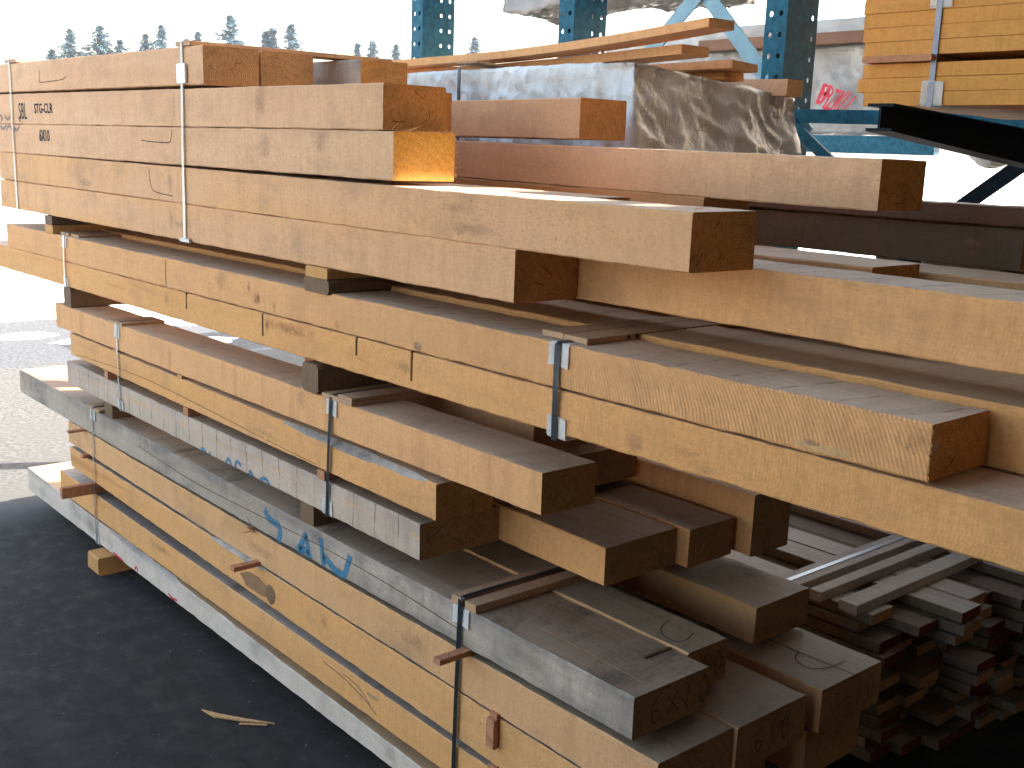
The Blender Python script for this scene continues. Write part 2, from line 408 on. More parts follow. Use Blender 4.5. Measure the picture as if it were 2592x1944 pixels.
def textmesh(name, par, txt, x, z, h, wscale, y, m, plane='y', thick=0.0):
    cu = bpy.data.curves.new('t', 'FONT'); cu.body = txt; cu.size = h * 1.37
    cu.offset = thick; cu.resolution_u = 3
    to = bpy.data.objects.new('t', cu); COL.objects.link(to)
    dg = bpy.context.evaluated_depsgraph_get()
    me = bpy.data.meshes.new_from_object(to.evaluated_get(dg))
    bpy.data.objects.remove(to)
    lo = Vector(par.location)
    for v in me.vertices:
        a, b = v.co.x * wscale, v.co.y
        v.co = Vector((x + a, y - .0015, z + b)) - lo
    me.materials.clear(); me.materials.append(m)
    o = bpy.data.objects.new(name, me); COL.objects.link(o); o.parent = par
    return o

# ================================================================ SETTING
def asphalt():
    s = NT('yard_asphalt'); P = s.coords(False)
    a = s.noise(P, .35, 6, .6); b = s.noise(P, 60, 4, .7); c = s.noise(P, 9, 5, .65)
    col = s.mix(s.ramp(c, .35, .65), (.019, .0183, .0175), (.034, .0325, .0305))
    col = s.mix(s.ramp(b, .66, .8), col, (.075, .072, .068))
    du = s.noise(s.mapv(P, (.8, 3.0, 1)), 1, 5, .6)
    col = s.mix(s.math('MULTIPLY', s.ramp(du, .52, .68), .5), col, (.052, .047, .041))
    tr = s.noise(s.mapv(P, (.5, 9.0, 1), rot=(0, 0, .5)), 1, 3, .5)
    col = s.mix(s.math('MULTIPLY', s.ramp(tr, .60, .70), .5), col, (.010, .010, .011))
    q = s.sep(P)
    # gritty paving, with sunlight painted in as a paler tone past the shadow edge
    sun_mask = s.ramp(s.math('ADD', q[0], s.math('MULTIPLY', s.math('SUBTRACT', c, .5), .5)), -6.6, -7.1)
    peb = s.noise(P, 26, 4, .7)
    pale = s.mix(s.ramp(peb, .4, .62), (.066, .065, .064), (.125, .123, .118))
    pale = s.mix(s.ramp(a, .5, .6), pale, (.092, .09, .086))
    col = s.mix(sun_mask, col, pale)
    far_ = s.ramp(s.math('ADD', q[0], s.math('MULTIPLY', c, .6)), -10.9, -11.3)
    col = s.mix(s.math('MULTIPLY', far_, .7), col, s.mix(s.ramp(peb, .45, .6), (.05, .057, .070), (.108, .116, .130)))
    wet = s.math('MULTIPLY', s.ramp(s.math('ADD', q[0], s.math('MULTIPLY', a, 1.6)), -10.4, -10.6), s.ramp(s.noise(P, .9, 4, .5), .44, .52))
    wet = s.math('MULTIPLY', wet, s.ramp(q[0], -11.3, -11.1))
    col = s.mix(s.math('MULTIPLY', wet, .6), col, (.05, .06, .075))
    rg = s.math('SUBTRACT', .82, s.math('MULTIPLY', wet, .62))
    rg = s.math('SUBTRACT', rg, s.math('MULTIPLY', s.ramp(c, .5, .65), .12))
    return s.done(col, rg, s.bump(s.math('ADD', b, s.math('MULTIPLY', c, .6)), .5, .004), .22)
bm = bmesh.new()
bmesh.ops.create_grid(bm, x_segments=2, y_segments=2, size=900)
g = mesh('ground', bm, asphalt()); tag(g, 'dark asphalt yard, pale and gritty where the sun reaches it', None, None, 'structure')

def snowmat():
    s = NT('old_snow'); P = s.coords(False)
    n = s.noise(P, 1.2, 6, .6); n2 = s.noise(P, 9, 4, .6)
    col = s.mix(s.ramp(n2, .4, .7), (.80, .81, .83), (.70, .71, .74))
    return s.done(col, .6, s.bump(n2, .4, .03), .3)
M['snow'] = snowmat()
bm = bmesh.new()
def snow_grid(xs, ys, hf):
    vs = [[bm.verts.new((x, y, hf(x, y))) for y in ys] for x in xs]
    for i in range(len(xs) - 1):
        for j in range(len(ys) - 1): bm.faces.new((vs[i][j], vs[i + 1][j], vs[i + 1][j + 1], vs[i][j + 1]))
def hs(x, y):
    e = -14.2 + 1.4 * min(1, max(0, (y - 2.4) / 1.2)) + .5 * noise.noise(Vector((y * .5, 0, 0))) + .3 * noise.noise(Vector((y * 2.1, 3, 0)))
    d = max(0, e - x)
    k = min(1, d / .8)
    lump = .55 * (noise.noise(Vector((x * .9, y * .9, 1))) + .5 * noise.noise(Vector((x * 2.4, y * 2.4, 4)))) * min(1, max(0, (24 + x) / 8 + .25))
    return -.03 + k * (.16 + max(-.10, lump)) + min(1, max(0, (d - 2) / 6)) * .25
xs = [-12.3 - .22 * i for i in range(65)] + [-27 - 1.5 * i for i in range(18)] + [-56 - 18 * i for i in range(20)] + [-880]
ys = [-880, -300, -100, -50] + [-30 + 1.5 * i for i in range(18)] + [-2.8 + .25 * i for i in range(64)] + [13.5 + 2 * i for i in range(20)] + [60, 80, 120, 200, 350, 600, 880]
snow_grid(xs, ys, hs)
sn = mesh('snow_bank', bm, M['snow'], smooth=True); tag(sn, 'lumpy sunlit snow bank and field beyond the yard', None, None, 'structure')
bm = bmesh.new()
snow_grid([-12.29, -11, -8, -4, 0, 5, 12, 30, 80, 300, 880], [9.5 + .8 * i for i in range(20)] + [30, 50, 100, 300, 880],
          lambda x, y: -.02 + min(1, (y - 9.5) / 1.5) * (.25 + .1 * noise.noise(Vector((x * .5, y * .5, 0)))))
tag(mesh('snow_field', bm, M['snow'], smooth=True), 'sunlit snow field behind the rack', None, None, 'structure')
bm = bmesh.new()
snow_grid([-12.29, -8, 0, 12, 80, 880], [-880, -100, -40, -24, -19.5, -18.5],
          lambda x, y: .2 if y < -19 else -.02)
tag(mesh('snow_yard_edge', bm, M['snow'], smooth=True), 'sunlit snow across the yard behind the viewer', None, None, 'structure')

def snow_patch(x, y, rx, ry, sd):
    bm = bmesh.new(); c = bm.verts.new((0, 0, .035)); n = 28
    r1 = [bm.verts.new((rx * .7 * (1 + .3 * noise.noise(Vector((cos(a) * 1.5, sin(a) * 1.5, sd)))) * cos(a), ry * .7 * sin(a), .03)) for a in [2 * pi * i / n for i in range(n)]]
    r2 = [bm.verts.new((rx * (1 + .35 * noise.noise(Vector((cos(a) * 2, sin(a) * 2, sd + 3)))) * cos(a), ry * (1 + .35 * noise.noise(Vector((cos(a) * 2, sin(a) * 2, sd + 9)))) * sin(a), .001)) for a in [2 * pi * i / n for i in range(n)]]
    for i in range(n):
        j = (i + 1) % n; bm.faces.new((c, r1[i], r1[j])); bm.faces.new((r1[i], r2[i], r2[j], r1[j]))
    tag(mesh('snow_patch', bm, M['snow'], loc=(x, y, .002), smooth=True), 'small flat patch of snow left on the sunlit asphalt', None, None, 'structure')
snow_patch(-12.6, 2.45, .16, .42, 1); snow_patch(-11.9, 3.4, .25, .5, 2); snow_patch(-13.2, 1.9, .2, .35, 3)
# unseen blocker added for the shade; its left edge ends the shadow on the paving
H = 5.5; XE = -6.81 + .81 * H
blocker = empty('lumber_shed', (0, 0, 0)); tag(blocker, 'dark open sided shed roof and end wall over the lumber stacks', 'shed')
holes = []
def sunhole(x, y, z, wx, wy):      # opening cut in the added sheet to let the sun reach (x, y, z)
    t_ = H - z; cx_, cy_ = x + .81 * t_, y + 1.5 * t_
    holes.append((cx_ - wx / 2, cx_ + wx / 2, cy_ - wy / 2, cy_ + wy / 2))
sunhole(-2.62, .45, 2.16, .80, .94)                       # opening added to throw the sunlit strip
for q_ in ((-2.0, .12, 2.16), (-2.02, .215, 2.16), (-1.77, .80, 2.013), (-1.45, 1.0, 2.0), (-1.2, 1.02, 1.99), (-1.70, .72, 2.013)): sunhole(*q_, .06, .07)  # small openings added for the sun flecks
xs_ = sorted({XE, 3.2} | {h[0] for h in holes} | {h[1] for h in holes}); ys_ = sorted({-9, 13} | {h[2] for h in holes} | {h[3] for h in holes})
bm = bmesh.new(); vv = {}
def rv(x, y, z):
    return vv.setdefault((round(x, 5), round(y, 5), z), None) or vv.__setitem__((round(x, 5), round(y, 5), z), bm.verts.new((x, y, z))) or vv[(round(x, 5), round(y, 5), z)]
for a, b in zip(xs_, xs_[1:]):
    for c, d in zip(ys_, ys_[1:]):
        mx, my = (a + b) / 2, (c + d) / 2
        if any(h[0] < mx < h[1] and h[2] < my < h[3] for h in holes): continue
        bm.faces.new((rv(a, c, H), rv(b, c, H), rv(b, d, H), rv(a, d, H)))
bmesh.ops.solidify(bm, geom=bm.faces[:], thickness=.012)
mesh('roof', bm, M['shedmetal'], blocker)  # unseen sheet added to shade the stacks
bm = bmesh.new(); box(bm, (3.0, -9, 0), (3.15, 13, H - .02)); mesh('wall', bm, M['shedwall'], blocker)  # these walls are unseen, added to darken the timber ends
bm = bmesh.new(); box(bm, (-.4, -7.0, 0), (2.99, -6.85, H - .02)); mesh('wall', bm, M['shedwall'], blocker)
bm = bmesh.new(); box(bm, (-2.45, 6.6, 0), (2.99, 6.75, H - .02)); mesh('wall', bm, M['shedwall'], blocker)
bm = bmesh.new(); box(bm, (XE + .1, -8.8, 0), (XE + .3, -8.6, H - .02)); mesh('post', bm, M['shedmetal'], blocker)  # unseen prop added under the same sheet

# ================================================================ TREES
def leafmat():
    s = NT('conifer_needles'); P = s.coords()
    n = s.noise(P, .8, 4, .6)
    return s.done(s.mix(s.ramp(n, .35, .65), (.018, .055, .080), (.042, .085, .120)), .7, None, .2)
M['leaf'] = leafmat(); M['trunk'] = plain('conifer_bark', (.10, .07, .05), .9)
def conifer(seed, h, bushy):
    rnd = random.Random(seed)
    t = bpy.data.meshes.new('trunk'); bm = bmesh.new()
    bmesh.ops.create_cone(bm, segments=8, radius1=.22, radius2=.03, depth=h, cap_ends=True)
    for v in bm.verts: v.co.z += h / 2
    bm.to_mesh(t); bm.free(); t.materials.append(M['trunk'])
    c = bpy.data.meshes.new('crown'); bm = bmesh.new()
    z = h * .12
    z = h * .45
    while z < h * .995:
        f = 1 - z / h
        R = bushy * (f ** .85) * (.75 + .5 * rnd.random())
        nb = int(5 + 9 * f)
        for k in range(nb):
            if rnd.random() < .14: continue
            a = rnd.random() * 2 * pi; r = R * (.55 + .6 * rnd.random())
            m = max(3, int(r / .30))
            for j in range(m):
                q = (j + .6) / m
                cx_, cy_ = cos(a) * r * q, sin(a) * r * q
                cz_ = z - r * .28 * q + .12 * r * q * q + rnd.uniform(-.1, .1)
                for e in range(3):
                    s_ = (.30 + .20 * rnd.random()) * (1.1 - .4 * q)
                    p = Vector((cx_ + rnd.uniform(-.25, .25), cy_ + rnd.uniform(-.25, .25), cz_ + rnd.uniform(-.16, .12)))
                    d1 = Vector((rnd.uniform(-1, 1), rnd.uniform(-1, 1), rnd.uniform(-.5, .4))).normalized() * s_
                    d2 = Vector((rnd.uniform(-1, 1), rnd.uniform(-1, 1), rnd.uniform(-.9, .1))).normalized() * s_ * .6
                    bm.faces.new([bm.verts.new(p - d1), bm.verts.new(p + d2), bm.verts.new(p + d1)])
        z += .17 + .34 * f
    bm.to_mesh(c); bm.free(); c.materials.append(M['leaf'])
    return t, c
TK = [conifer(1, 14.5, 8.0), conifer(2, 14.5, 11.5), conifer(3, 14.5, 6.2)]
D = [(-132.7, 42.6, 11.6, 1, 'small round topped evergreen, leftmost of the tree line'),
     (-132.0, 44.5, 13.9, 0, 'narrow evergreen standing alone at the left of the tree line'),
     (-130.9, 47.5, 14.5, 1, 'broad bushy evergreen, third from the left in the tree line'),
     (-130.0, 49.4, 13.1, 1, 'lower evergreen merging with the broad bushy one on its left'),
     (-129.1, 52.1, 13.9, 1, 'squat evergreen just left of a taller slim one'),
     (-128.4, 53.7, 15.0, 0, 'slim evergreen above the middle of the top left timber'),
     (-127.3, 56.2, 13.6, 1, 'evergreen whose tip shows just left of the bundle strap'),
     (-126.7, 57.4, 14.5, 2, 'thin evergreen tip directly behind the bundle strap'),
     (-125.1, 60.8, 16.6, 0, 'tallest evergreen of the tree line, behind the dark timber ends'),
     (-123.2, 64.3, 15.0, 2, 'ragged evergreen, left of the twin pair right of the tallest'),
     (-122.9, 65.0, 15.4, 2, 'middle evergreen of the three right of the tallest'),
     (-121.8, 66.9, 15.9, 0, 'narrow pointed evergreen, right of the three beside the tallest'),
     (-117.8, 73.6, 14.2, 2, 'faint slim evergreen above the gap in the top course'),
     (-116.8, 75.1, 14.5, 0, 'faint pointed evergreen above the right end of the top course'),
     (-115.2, 77.4, 14.2, 0, 'small evergreen just left of the leftmost teal rack post'),
     (-111.8, 81.8, 13.9, 2, 'evergreen half hidden behind the leftmost teal rack post'),
     (-109.6, 85.1, 15.4, 0, 'lone slim evergreen between the left and middle rack posts')]
for (x, y, h, k, lb) in D:
    r = empty('conifer_tree', (x, y, .2)); tag(r, lb, 'tree', 'evergreens on the horizon')
    r.scale = (h / 14.5 * random.uniform(.8, .95),) * 2 + (h / 14.5,); r.rotation_euler.z = random.uniform(0, 6)
    for nm, me in zip(('trunk', 'crown'), TK[k]):
        o = bpy.data.objects.new(nm, me); COL.objects.link(o); o.parent = r

# ================================================================ TIMBERS
T = timber
m_ = lambda a, b='top', c='end': (M[a], M[b], M[c])
# ---- top bundle
t0a = T('timber', 'front timber of the topmost course, pencil curve on its side, end dark brown', -7.6, -4.37, 0, .249, (2.685, 2.667), (2.526, 2.512), m_('side_pink', 'top', 'end_dk'))
T('timber', 'second timber of the topmost course, dark end right beside the front one', -7.55, -4.37, .262, .512, (2.683, 2.665), (2.524, 2.512), m_('side', 'top', 'end_dk'))
T('timber', 'grey sided timber at the back of the topmost course, under the board end', -7.3, -4.285, .70, .95, (2.683, 2.661), (2.53, 2.51), m_('side_grey', 'top', 'end'))
t1a = T('timber', 'front timber of the second course, stencilled letters at its left', -7.6, -3.07, 0, .249, (2.517, 2.489), (2.345, 2.341), m_('side_pink', 'top', 'end'), endtilt=.02)
T('timber', 'recessed second timber of the second course, a sliver of its end showing', -7.5, -3.37, .262, .508, (2.515, 2.489), (2.345, 2.341), m_('side', 'top', 'end'))
T('timber', 'third timber of the second course, hidden in shade behind the recessed one', -7.5, -4.05, .60, .85, (2.515, 2.489), (2.345, 2.341), m_('side', 'top', 'end'))
T('timber', 'rear timber of the second course, pale pinkish side and yellow brown end', -7.5, -3.09, .90, 1.148, (2.49, 2.491), (2.345, 2.340), m_('side_pink', 'top_w', 'end'))
t2a = T('timber', 'front timber of the third course, orange end with a splintered top edge', -7.6, -3.01, 0, .249, (2.344, 2.338), (2.182, 2.181), m_('side_pink', 'top', 'end_org'))
T('timber', 'second timber of the third course, its end hidden behind the orange one', -7.5, -3.37, .262, .508, (2.343, 2.339), (2.182, 2.181), m_('side', 'top', 'end_dk'))
t2c = T('timber', 'long rear timber of the third course jutting far right with ringed dark end', -7.3, -1.80, .885, 1.135, (2.362, 2.300), (2.208, 2.149), m_('side_pink', 'top', 'end'))
t3a = T('timber', 'front timber of the fourth course, sunlit strip along its top', -7.17, -1.750, 0, .249, (2.181, 2.159), (2.022, 2.012), m_('side', 'top', 'end'), sag=.001)
T('timber', 'second timber of the fourth course, only its sunlit top showing', -7.15, -2.44, .26, .508, (2.181, 2.157), (2.022, 2.012), m_('side', 'top_w', 'end'))
T('timber', 'shaded rear timber under the long jutting one, reddish strip of side', -7.1, -2.45, .88, 1.13, (2.20, 2.155), (2.022, 2.012), m_('side_dark', 'top', 'end_dk'))
t4a = T('timber', 'front timber of the fifth course, bottom of the top bundle', -7.175, -2.394, 0, .249, (2.019, 2.0145), (1.857, 1.859), m_('side', 'top', 'end'))
t4b = T('timber', 'wide yellow timber running out of the frame at right, greyish top', -7.1, -.30, (.265, .25), (.50, .47), (2.016, 2.013), (1.857, 1.859), m_('side_yel', 'top_l', 'end'))
T('timber', 'short timber lying behind the wide yellow one, small brown end', -7.0, -1.63, .61, .855, (2.016, 2.013), (1.857, 1.86), m_('side_dark', 'top', 'end'))
T('timber', 'rearmost timber of the fifth course with sun flecks on its top', -7.0, -.45, .88, 1.13, (2.010, 1.985), (1.857, 1.84), m_('side_dark', 'top_w', 'end'))
# ---- third bundle
b30a = T('timber', 'rippled front timber of the two-course bundle with a square brown end', -7.10, -1.086, 0, .238, (1.757, 1.776), (1.619, 1.654), (M['side_rip'], M['top_l'], M['end']), rough=.003, bev=.004, wane=None)
T('timber', 'second timber of the two-course bundle, standing slightly proud, runs off right', -7.05, -.35, (.262, .25), (.60, .58), (1.775, 1.792), (1.621, 1.65), m_('side_yel', 'top_w', 'end'))
T('timber', 'third timber of the two-course bundle, under the yellow timber', -6.9, -.40, .62, .90, (1.760, 1.775), (1.621, 1.65), m_('side', 'top_w', 'end'))
b31a = T('timber', 'long front timber with four saw cuts, lowest of the two-course bundle', -7.55, -.30, 0, .24, (1.616, 1.6505), (1.478, 1.532), m_('side_knob', 'top', 'end'), rough=.002)
T('timber', 'shadowed second timber of the lower course in the two-course bundle', -5.0, -.35, .255, .59, (1.618, 1.648), (1.488, 1.532), m_('side', 'top', 'end'))
T('timber', 'shadowed third timber of the lower course in the two-course bundle', -4.6, -.45, .61, .90, (1.618, 1.648), (1.488, 1.532), m_('side', 'top', 'end'))
# ---- second bundle
b20a = T('timber', 'pinkish orange front timber, top of the three-course bundle', -6.30, -2.243, 0, .218, (1.376, 1.389), (1.243, 1.260), m_('side_org', 'top', 'end'), bev=.003)
T('timber', 'recessed rear timber of the top course in the three-course bundle', -4.3, -2.75, .42, .93, (1.372, 1.385), (1.243, 1.26), m_('side', 'top', 'end_dk'))
b21a = T('timber', 'yellowish timber with a ragged bark edge in the three-course bundle', -6.09, -2.745, 0, .24, (1.2345, 1.228), (1.115, 1.100), m_('side_yel', 'top', 'end'), wane=(-3.75, -2.8, .026))
T('timber', 'recessed rear timber of the middle course in the three-course bundle', -4.3, -2.73, .42, .93, (1.235, 1.230), (1.115, 1.10), m_('side', 'top', 'end_dk'))
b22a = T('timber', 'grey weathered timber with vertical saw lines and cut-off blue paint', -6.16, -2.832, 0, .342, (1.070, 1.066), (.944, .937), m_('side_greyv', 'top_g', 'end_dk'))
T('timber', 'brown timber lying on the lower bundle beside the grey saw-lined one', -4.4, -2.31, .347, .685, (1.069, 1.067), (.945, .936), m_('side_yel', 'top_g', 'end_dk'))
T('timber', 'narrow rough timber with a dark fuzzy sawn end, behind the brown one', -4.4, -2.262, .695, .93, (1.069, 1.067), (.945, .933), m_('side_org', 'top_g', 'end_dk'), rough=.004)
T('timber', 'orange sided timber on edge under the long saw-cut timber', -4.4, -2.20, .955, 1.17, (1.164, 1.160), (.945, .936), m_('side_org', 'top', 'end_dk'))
# ---- bottom bundle
b10a = T('timber', 'blue-grey weathered top timber with blue spray paint on its side', -7.02, -1.843, 0, .315, (.873, .857), (.731, .729), (M['side_grey'], M['top_g'], M['end_dk']), sag=-.008)
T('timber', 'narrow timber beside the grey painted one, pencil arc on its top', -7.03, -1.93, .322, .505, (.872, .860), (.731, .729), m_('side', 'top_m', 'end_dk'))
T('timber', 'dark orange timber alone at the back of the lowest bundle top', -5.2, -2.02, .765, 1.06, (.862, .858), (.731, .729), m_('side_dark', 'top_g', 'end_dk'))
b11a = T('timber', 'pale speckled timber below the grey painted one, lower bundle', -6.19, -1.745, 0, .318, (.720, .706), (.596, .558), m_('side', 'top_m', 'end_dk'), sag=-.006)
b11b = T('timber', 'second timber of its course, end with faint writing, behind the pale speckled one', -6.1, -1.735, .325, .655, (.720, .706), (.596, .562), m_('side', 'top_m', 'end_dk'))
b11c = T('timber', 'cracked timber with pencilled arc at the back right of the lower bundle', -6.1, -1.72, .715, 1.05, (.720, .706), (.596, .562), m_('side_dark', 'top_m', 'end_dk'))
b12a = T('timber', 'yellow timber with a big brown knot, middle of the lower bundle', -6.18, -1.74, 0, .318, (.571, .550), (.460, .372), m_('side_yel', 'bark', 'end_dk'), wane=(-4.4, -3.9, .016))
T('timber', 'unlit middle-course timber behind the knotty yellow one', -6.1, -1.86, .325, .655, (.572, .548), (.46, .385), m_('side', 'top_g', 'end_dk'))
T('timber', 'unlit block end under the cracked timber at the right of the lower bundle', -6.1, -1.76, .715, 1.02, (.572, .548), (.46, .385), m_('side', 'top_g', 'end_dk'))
b13a = T('timber', 'plain yellow timber with thin brown cracks, second from the ground', -6.37, -1.70, 0, .318, (.388, .356), (.254, .233), m_('side_yel', 'bark', 'end_dk'))
T('timber', 'unlit timber behind the plain yellow one near the ground', -6.3, -1.80, .325, .66, (.388, .356), (.254, .233), m_('side', 'top_g', 'end_dk'))
b14a = T('timber', 'whitish weathered timber lying lowest, reddish marks along its bottom', -6.97, -1.60, 0, .318, (.258, .168), (.112, .10), m_('side_greyv', 'top_w', 'end_dk'), wane=(-5.65, -4.75, .02), step=.04)
b14a.data.materials[0] = wood('whitened_side', (.62, .50, .42), (.67, .55, .47), .25, .35, .25, saw=.5, sawp=.03, slant=.1, mold=.45)
T('timber', 'lowest rear timber of the lower bundle, sunlit left end', -6.98, -1.65, .325, .66, (.258, .168), (.112, .10), m_('side', 'top_w', 'end_dk'))

# saw cuts, splinters, knots
for (x, za, zb_) in ((-4.592, 1.633, 1.560), (-3.898, 1.632, 1.543), (-3.222, 1.637, 1.574), (-2.892, 1.640, 1.542)):
    o = child_box('saw_cut', b31a, (x - .0045, -.0016, zb_), (x + .0045, .01, za), M['kerf'])
def slivers(name, par, spots, m=None, seed=3):
    rnd = random.Random(seed); bm = bmesh.new(); lo = Vector(par.location)
    for (p, d, L, w) in spots:
        p = Vector(p) - lo; d = Vector(d).normalized(); s = d.cross(Vector((0, 1, .3))).normalized() * w; u = d.cross(s).normalized() * w
        a = [bm.verts.new(p + s), bm.verts.new(p + u), bm.verts.new(p - s)]
        mid = p + d * L * .55 + Vector((rnd.uniform(-1, 1), rnd.uniform(-1, 1), rnd.uniform(-.5, 1))) * L * .10
        b = [bm.verts.new(mid + s * .6), bm.verts.new(mid + u * .6), bm.verts.new(mid - s * .6)]; c = bm.verts.new(p + d * L)
        for i in range(3):
            bm.faces.new((a[i], a[(i + 1) % 3], b[(i + 1) % 3], b[i])); bm.faces.new((b[i], b[(i + 1) % 3], c))
        bm.faces.new(a)
    return mesh(name, bm, m or M['sliver'], parent=par)
R_ = random.Random(5)
slivers('splinters', t2a, [((-3.01 + R_.uniform(-.004, .004), R_.uniform(0, .25), 2.337), (R_.uniform(-.2, 1), R_.uniform(-.6, 1.2), R_.uniform(-.1, .9)), R_.uniform(.008, .03), .0012) for _ in range(60)]
        + [((-3.05, .0, 2.342), (.3, .2, 1), .03, .002), ((-3.03, .01, 2.342), (.9, .1, .5), .04, .002), ((-3.0, .05, 2.342), (1, .6, .4), .05, .002)]
        + [((-3.008, .25, R_.uniform(2.19, 2.34)), (.3, 1, R_.uniform(-.5, .5)), .01, .001) for _ in range(25)])
slivers('splinters', b30a, [((-1.087, R_.uniform(-.002, .002), R_.uniform(1.66, 1.77)), (.6, -.6, R_.uniform(-1, .6)), R_.uniform(.006, .014), .0018) for _ in range(34)], M['end'])
slivers('splinters', b11a, [((R_.uniform(-2.2, -1.75), .001, .708), (R_.uniform(-1, 1), -.3, .5), .012, .001) for _ in range(12)])
slivers('splinters', t3a, [((-1.83, .10, 2.161), (1, -.2, .15), .05, .0016), ((-1.82, .12, 2.162), (.5, -1, .2), .04, .0014)])
# knots / gouges
def patch(name, par, x, z, rx, rz, y, m, seed=0, plane='y', n=22, off=.0013):
    bm = bmesh.new(); lo = Vector(par.location); c = []
    for i in range(n):
        a = 2 * pi * i / n; k = 1 + .35 * noise.noise(Vector((cos(a) * 1.7, sin(a) * 1.7, seed)))
        c.append(bm.verts.new(Vector((x + rx * k * cos(a), y - off, z + rz * k * sin(a))) - lo))
    bm.faces.new(c); return mesh(name, bm, m, parent=par)
M['knot'] = wood('knot_brown', (.24, .12, .06), (.50, .30, .15), .8, .6, .5, .8, saw=.6)
M['knot_edge'] = wood('knot_rim', (.13, .075, .045), (.25, .14, .08), .8, .6, .5, .8)
patch('knot', b12a, -3.98, .475, .13, .036, 0, M['knot'], 2.2)
patch('knot', b12a, -3.86, .468, .035, .04, 0, M['knot_edge'], 5, off=.0019)
patch('knot', b30a, -2.86, 1.664, .022, .013, 0, M['knot'], 3)
patch('knot', b30a, -1.335, 1.668, .075, .010, 0, M['sliver'], 1)
patch('knot', b30a, -1.365, 1.676, .024, .006, 0, M['knot'], 8, off=.0019)
patch('knot', b13a, -3.11, .41 - .08, .035, .008, 0, M['knot'], 4)

# writing on the sawn faces
textmesh('stencil_marking', t1a, 'SBL', -6.745, 2.372, .095, .72, 0, M['ink'], thick=.0)
textmesh('stencil_marking', t1a, 'STG-CLR', -6.475, 2.405, .052, 1.05, 0, M['ink'], thick=.0012)
textmesh('stencil_marking', t2a, '6X10', -6.415, 2.258, .060, .92, 0, M['ink'], thick=.0022)
merge_strokes('smudged_stamp', t2a, [[(-7.10, 2.335), (-7.05, 2.315), (-6.98, 2.338)], [(-6.99, 2.305), (-6.93, 2.335), (-6.86, 2.30)], [(-6.85, 2.325), (-6.8, 2.31), (-6.74, 2.333)]], .025, M['inkblur'], 0)
merge_strokes('smudged_stamp', t1a, [[(-7.12, 2.40), (-7.05, 2.38), (-7.08, 2.36)], [(-7.0, 2.39), (-6.95, 2.37), (-6.9, 2.39)], [(-6.76, 2.385), (-6.73, 2.36), (-6.72, 2.39)]], .022, M['inkblur'], 0)
merge_strokes('pencil_mark', t0a, [[(-6.36, 2.575), (-6.34, 2.565), (-6.18, 2.567), (-6.02, 2.572), (-5.96, 2.585)], [(-6.37, 2.565), (-6.36, 2.63)]], .004, M['pencil'], 0)
merge_strokes('pencil_mark', t2a, [[(-5.02, 2.28), (-4.9, 2.275), (-4.73, 2.275), (-4.70, 2.29), (-4.69, 2.33)]], .004, M['pencil'], 0)
merge_strokes('pencil_mark', t3a, [[(-4.95, 2.15), (-4.93, 2.08), (-4.88, 2.055), (-4.70, 2.045)]], .004, M['pencil'], 0)
merge_strokes('blue_paint', b10a, [[(-3.905, .825), (-3.86, .797), (-3.79, .789), (-3.772, .765), (-3.79, .722)],
    [(-3.64, .728), (-3.60, .775), (-3.576, .808), (-3.56, .77), (-3.545, .727)], [(-3.625, .738), (-3.585, .745), (-3.55, .742)],
    [(-3.465, .832), (-3.455, .79), (-3.442, .728)], [(-3.448, .765), (-3.40, .752), (-3.36, .738), (-3.30, .738), (-3.275, .78), (-3.256, .825)]], .042, M['blue'], 0)
merge_strokes('blue_paint', b22a, [[(-4.485, .944), (-4.455, .953), (-4.43, .942)], [(-4.40, .944), (-4.385, .950)],
    [(-4.24, .942), (-4.217, .965), (-4.185, .942)], [(-4.155, .942), (-4.138, .972), (-4.10, .962)],
    [(-4.03, .942), (-4.022, .958), (-3.994, .942)], [(-3.94, .942), (-3.89, .958), (-3.855, .941)]], .022, M['blue'], 0)
merge_strokes('red_paint', b14a, [[(-5.59, .122), (-5.45, .117)], [(-5.30, .118), (-5.275, .14), (-5.262, .118)], [(-4.89, .128), (-4.85, .118), (-4.79, .124)]], .012, M['redink'], 0)
def endscript(par, x, y0, z0, sc, glyphs, w=.0026):
    G = {'6': [[(.7, 1), (.3, .75), (.15, .3), (.4, 0), (.65, .25), (.4, .45), (.18, .3)]], '1': [[(.4, 1), (.35, 0)]], '0': [[(.4, 1), (.15, .5), (.4, 0), (.7, .5), (.4, 1)]],
         'X': [[(.1, .8), (.8, .1)], [(.75, .85), (.15, .1)]], '3': [[(.2, .95), (.65, .85), (.35, .55), (.7, .3), (.15, .05)]], '-': [[(.2, .5), (.6, .5)]]}
    st = []; u = y0
    for ch in glyphs:
        if ch in G:
            for s in G[ch]: st.append([(u + a * sc * .8, z0 + b * sc) for a, b in s])
        u += sc * .8
    return merge_strokes('handwriting', par, st, w, M['pencil'], x, 'x', .003)
endscript(b10a, -1.843, .06, .755, .085, '6X10')
endscript(bpy.data.objects['timber.028'] if 'timber.028' in bpy.data.objects else b10a, -1.93, .36, .755, .08, '10') if False else None
endscript(b11b, -1.735, .40, .60, .08, '610')
endscript(b11c, -1.72, .77, .60, .08, '3-10')
merge_strokes('pencil_arc', b11c, [[(-1.92, .88), (-1.90, .83), (-1.84, .805), (-1.80, .85), (-1.79, .95)]], .004, M['pencil'], .7085, 'z')
b10b = [o for o in bpy.data.objects if o.get('label', '').startswith('narrow timber beside')][0]
merge_strokes('pencil_arc', b10b, [[(-2.12, .45), (-2.09, .38), (-2.03, .345), (-1.99, .37), (-2.01, .44)]], .0035, M['pencil'], .8625, 'z')
endscript(b10b, -1.93, .37, .755, .08, '10')
child_box('saw_cut', b10a, (-1.997, .20, .84), (-1.987, .315, .8595), M['kerf'])
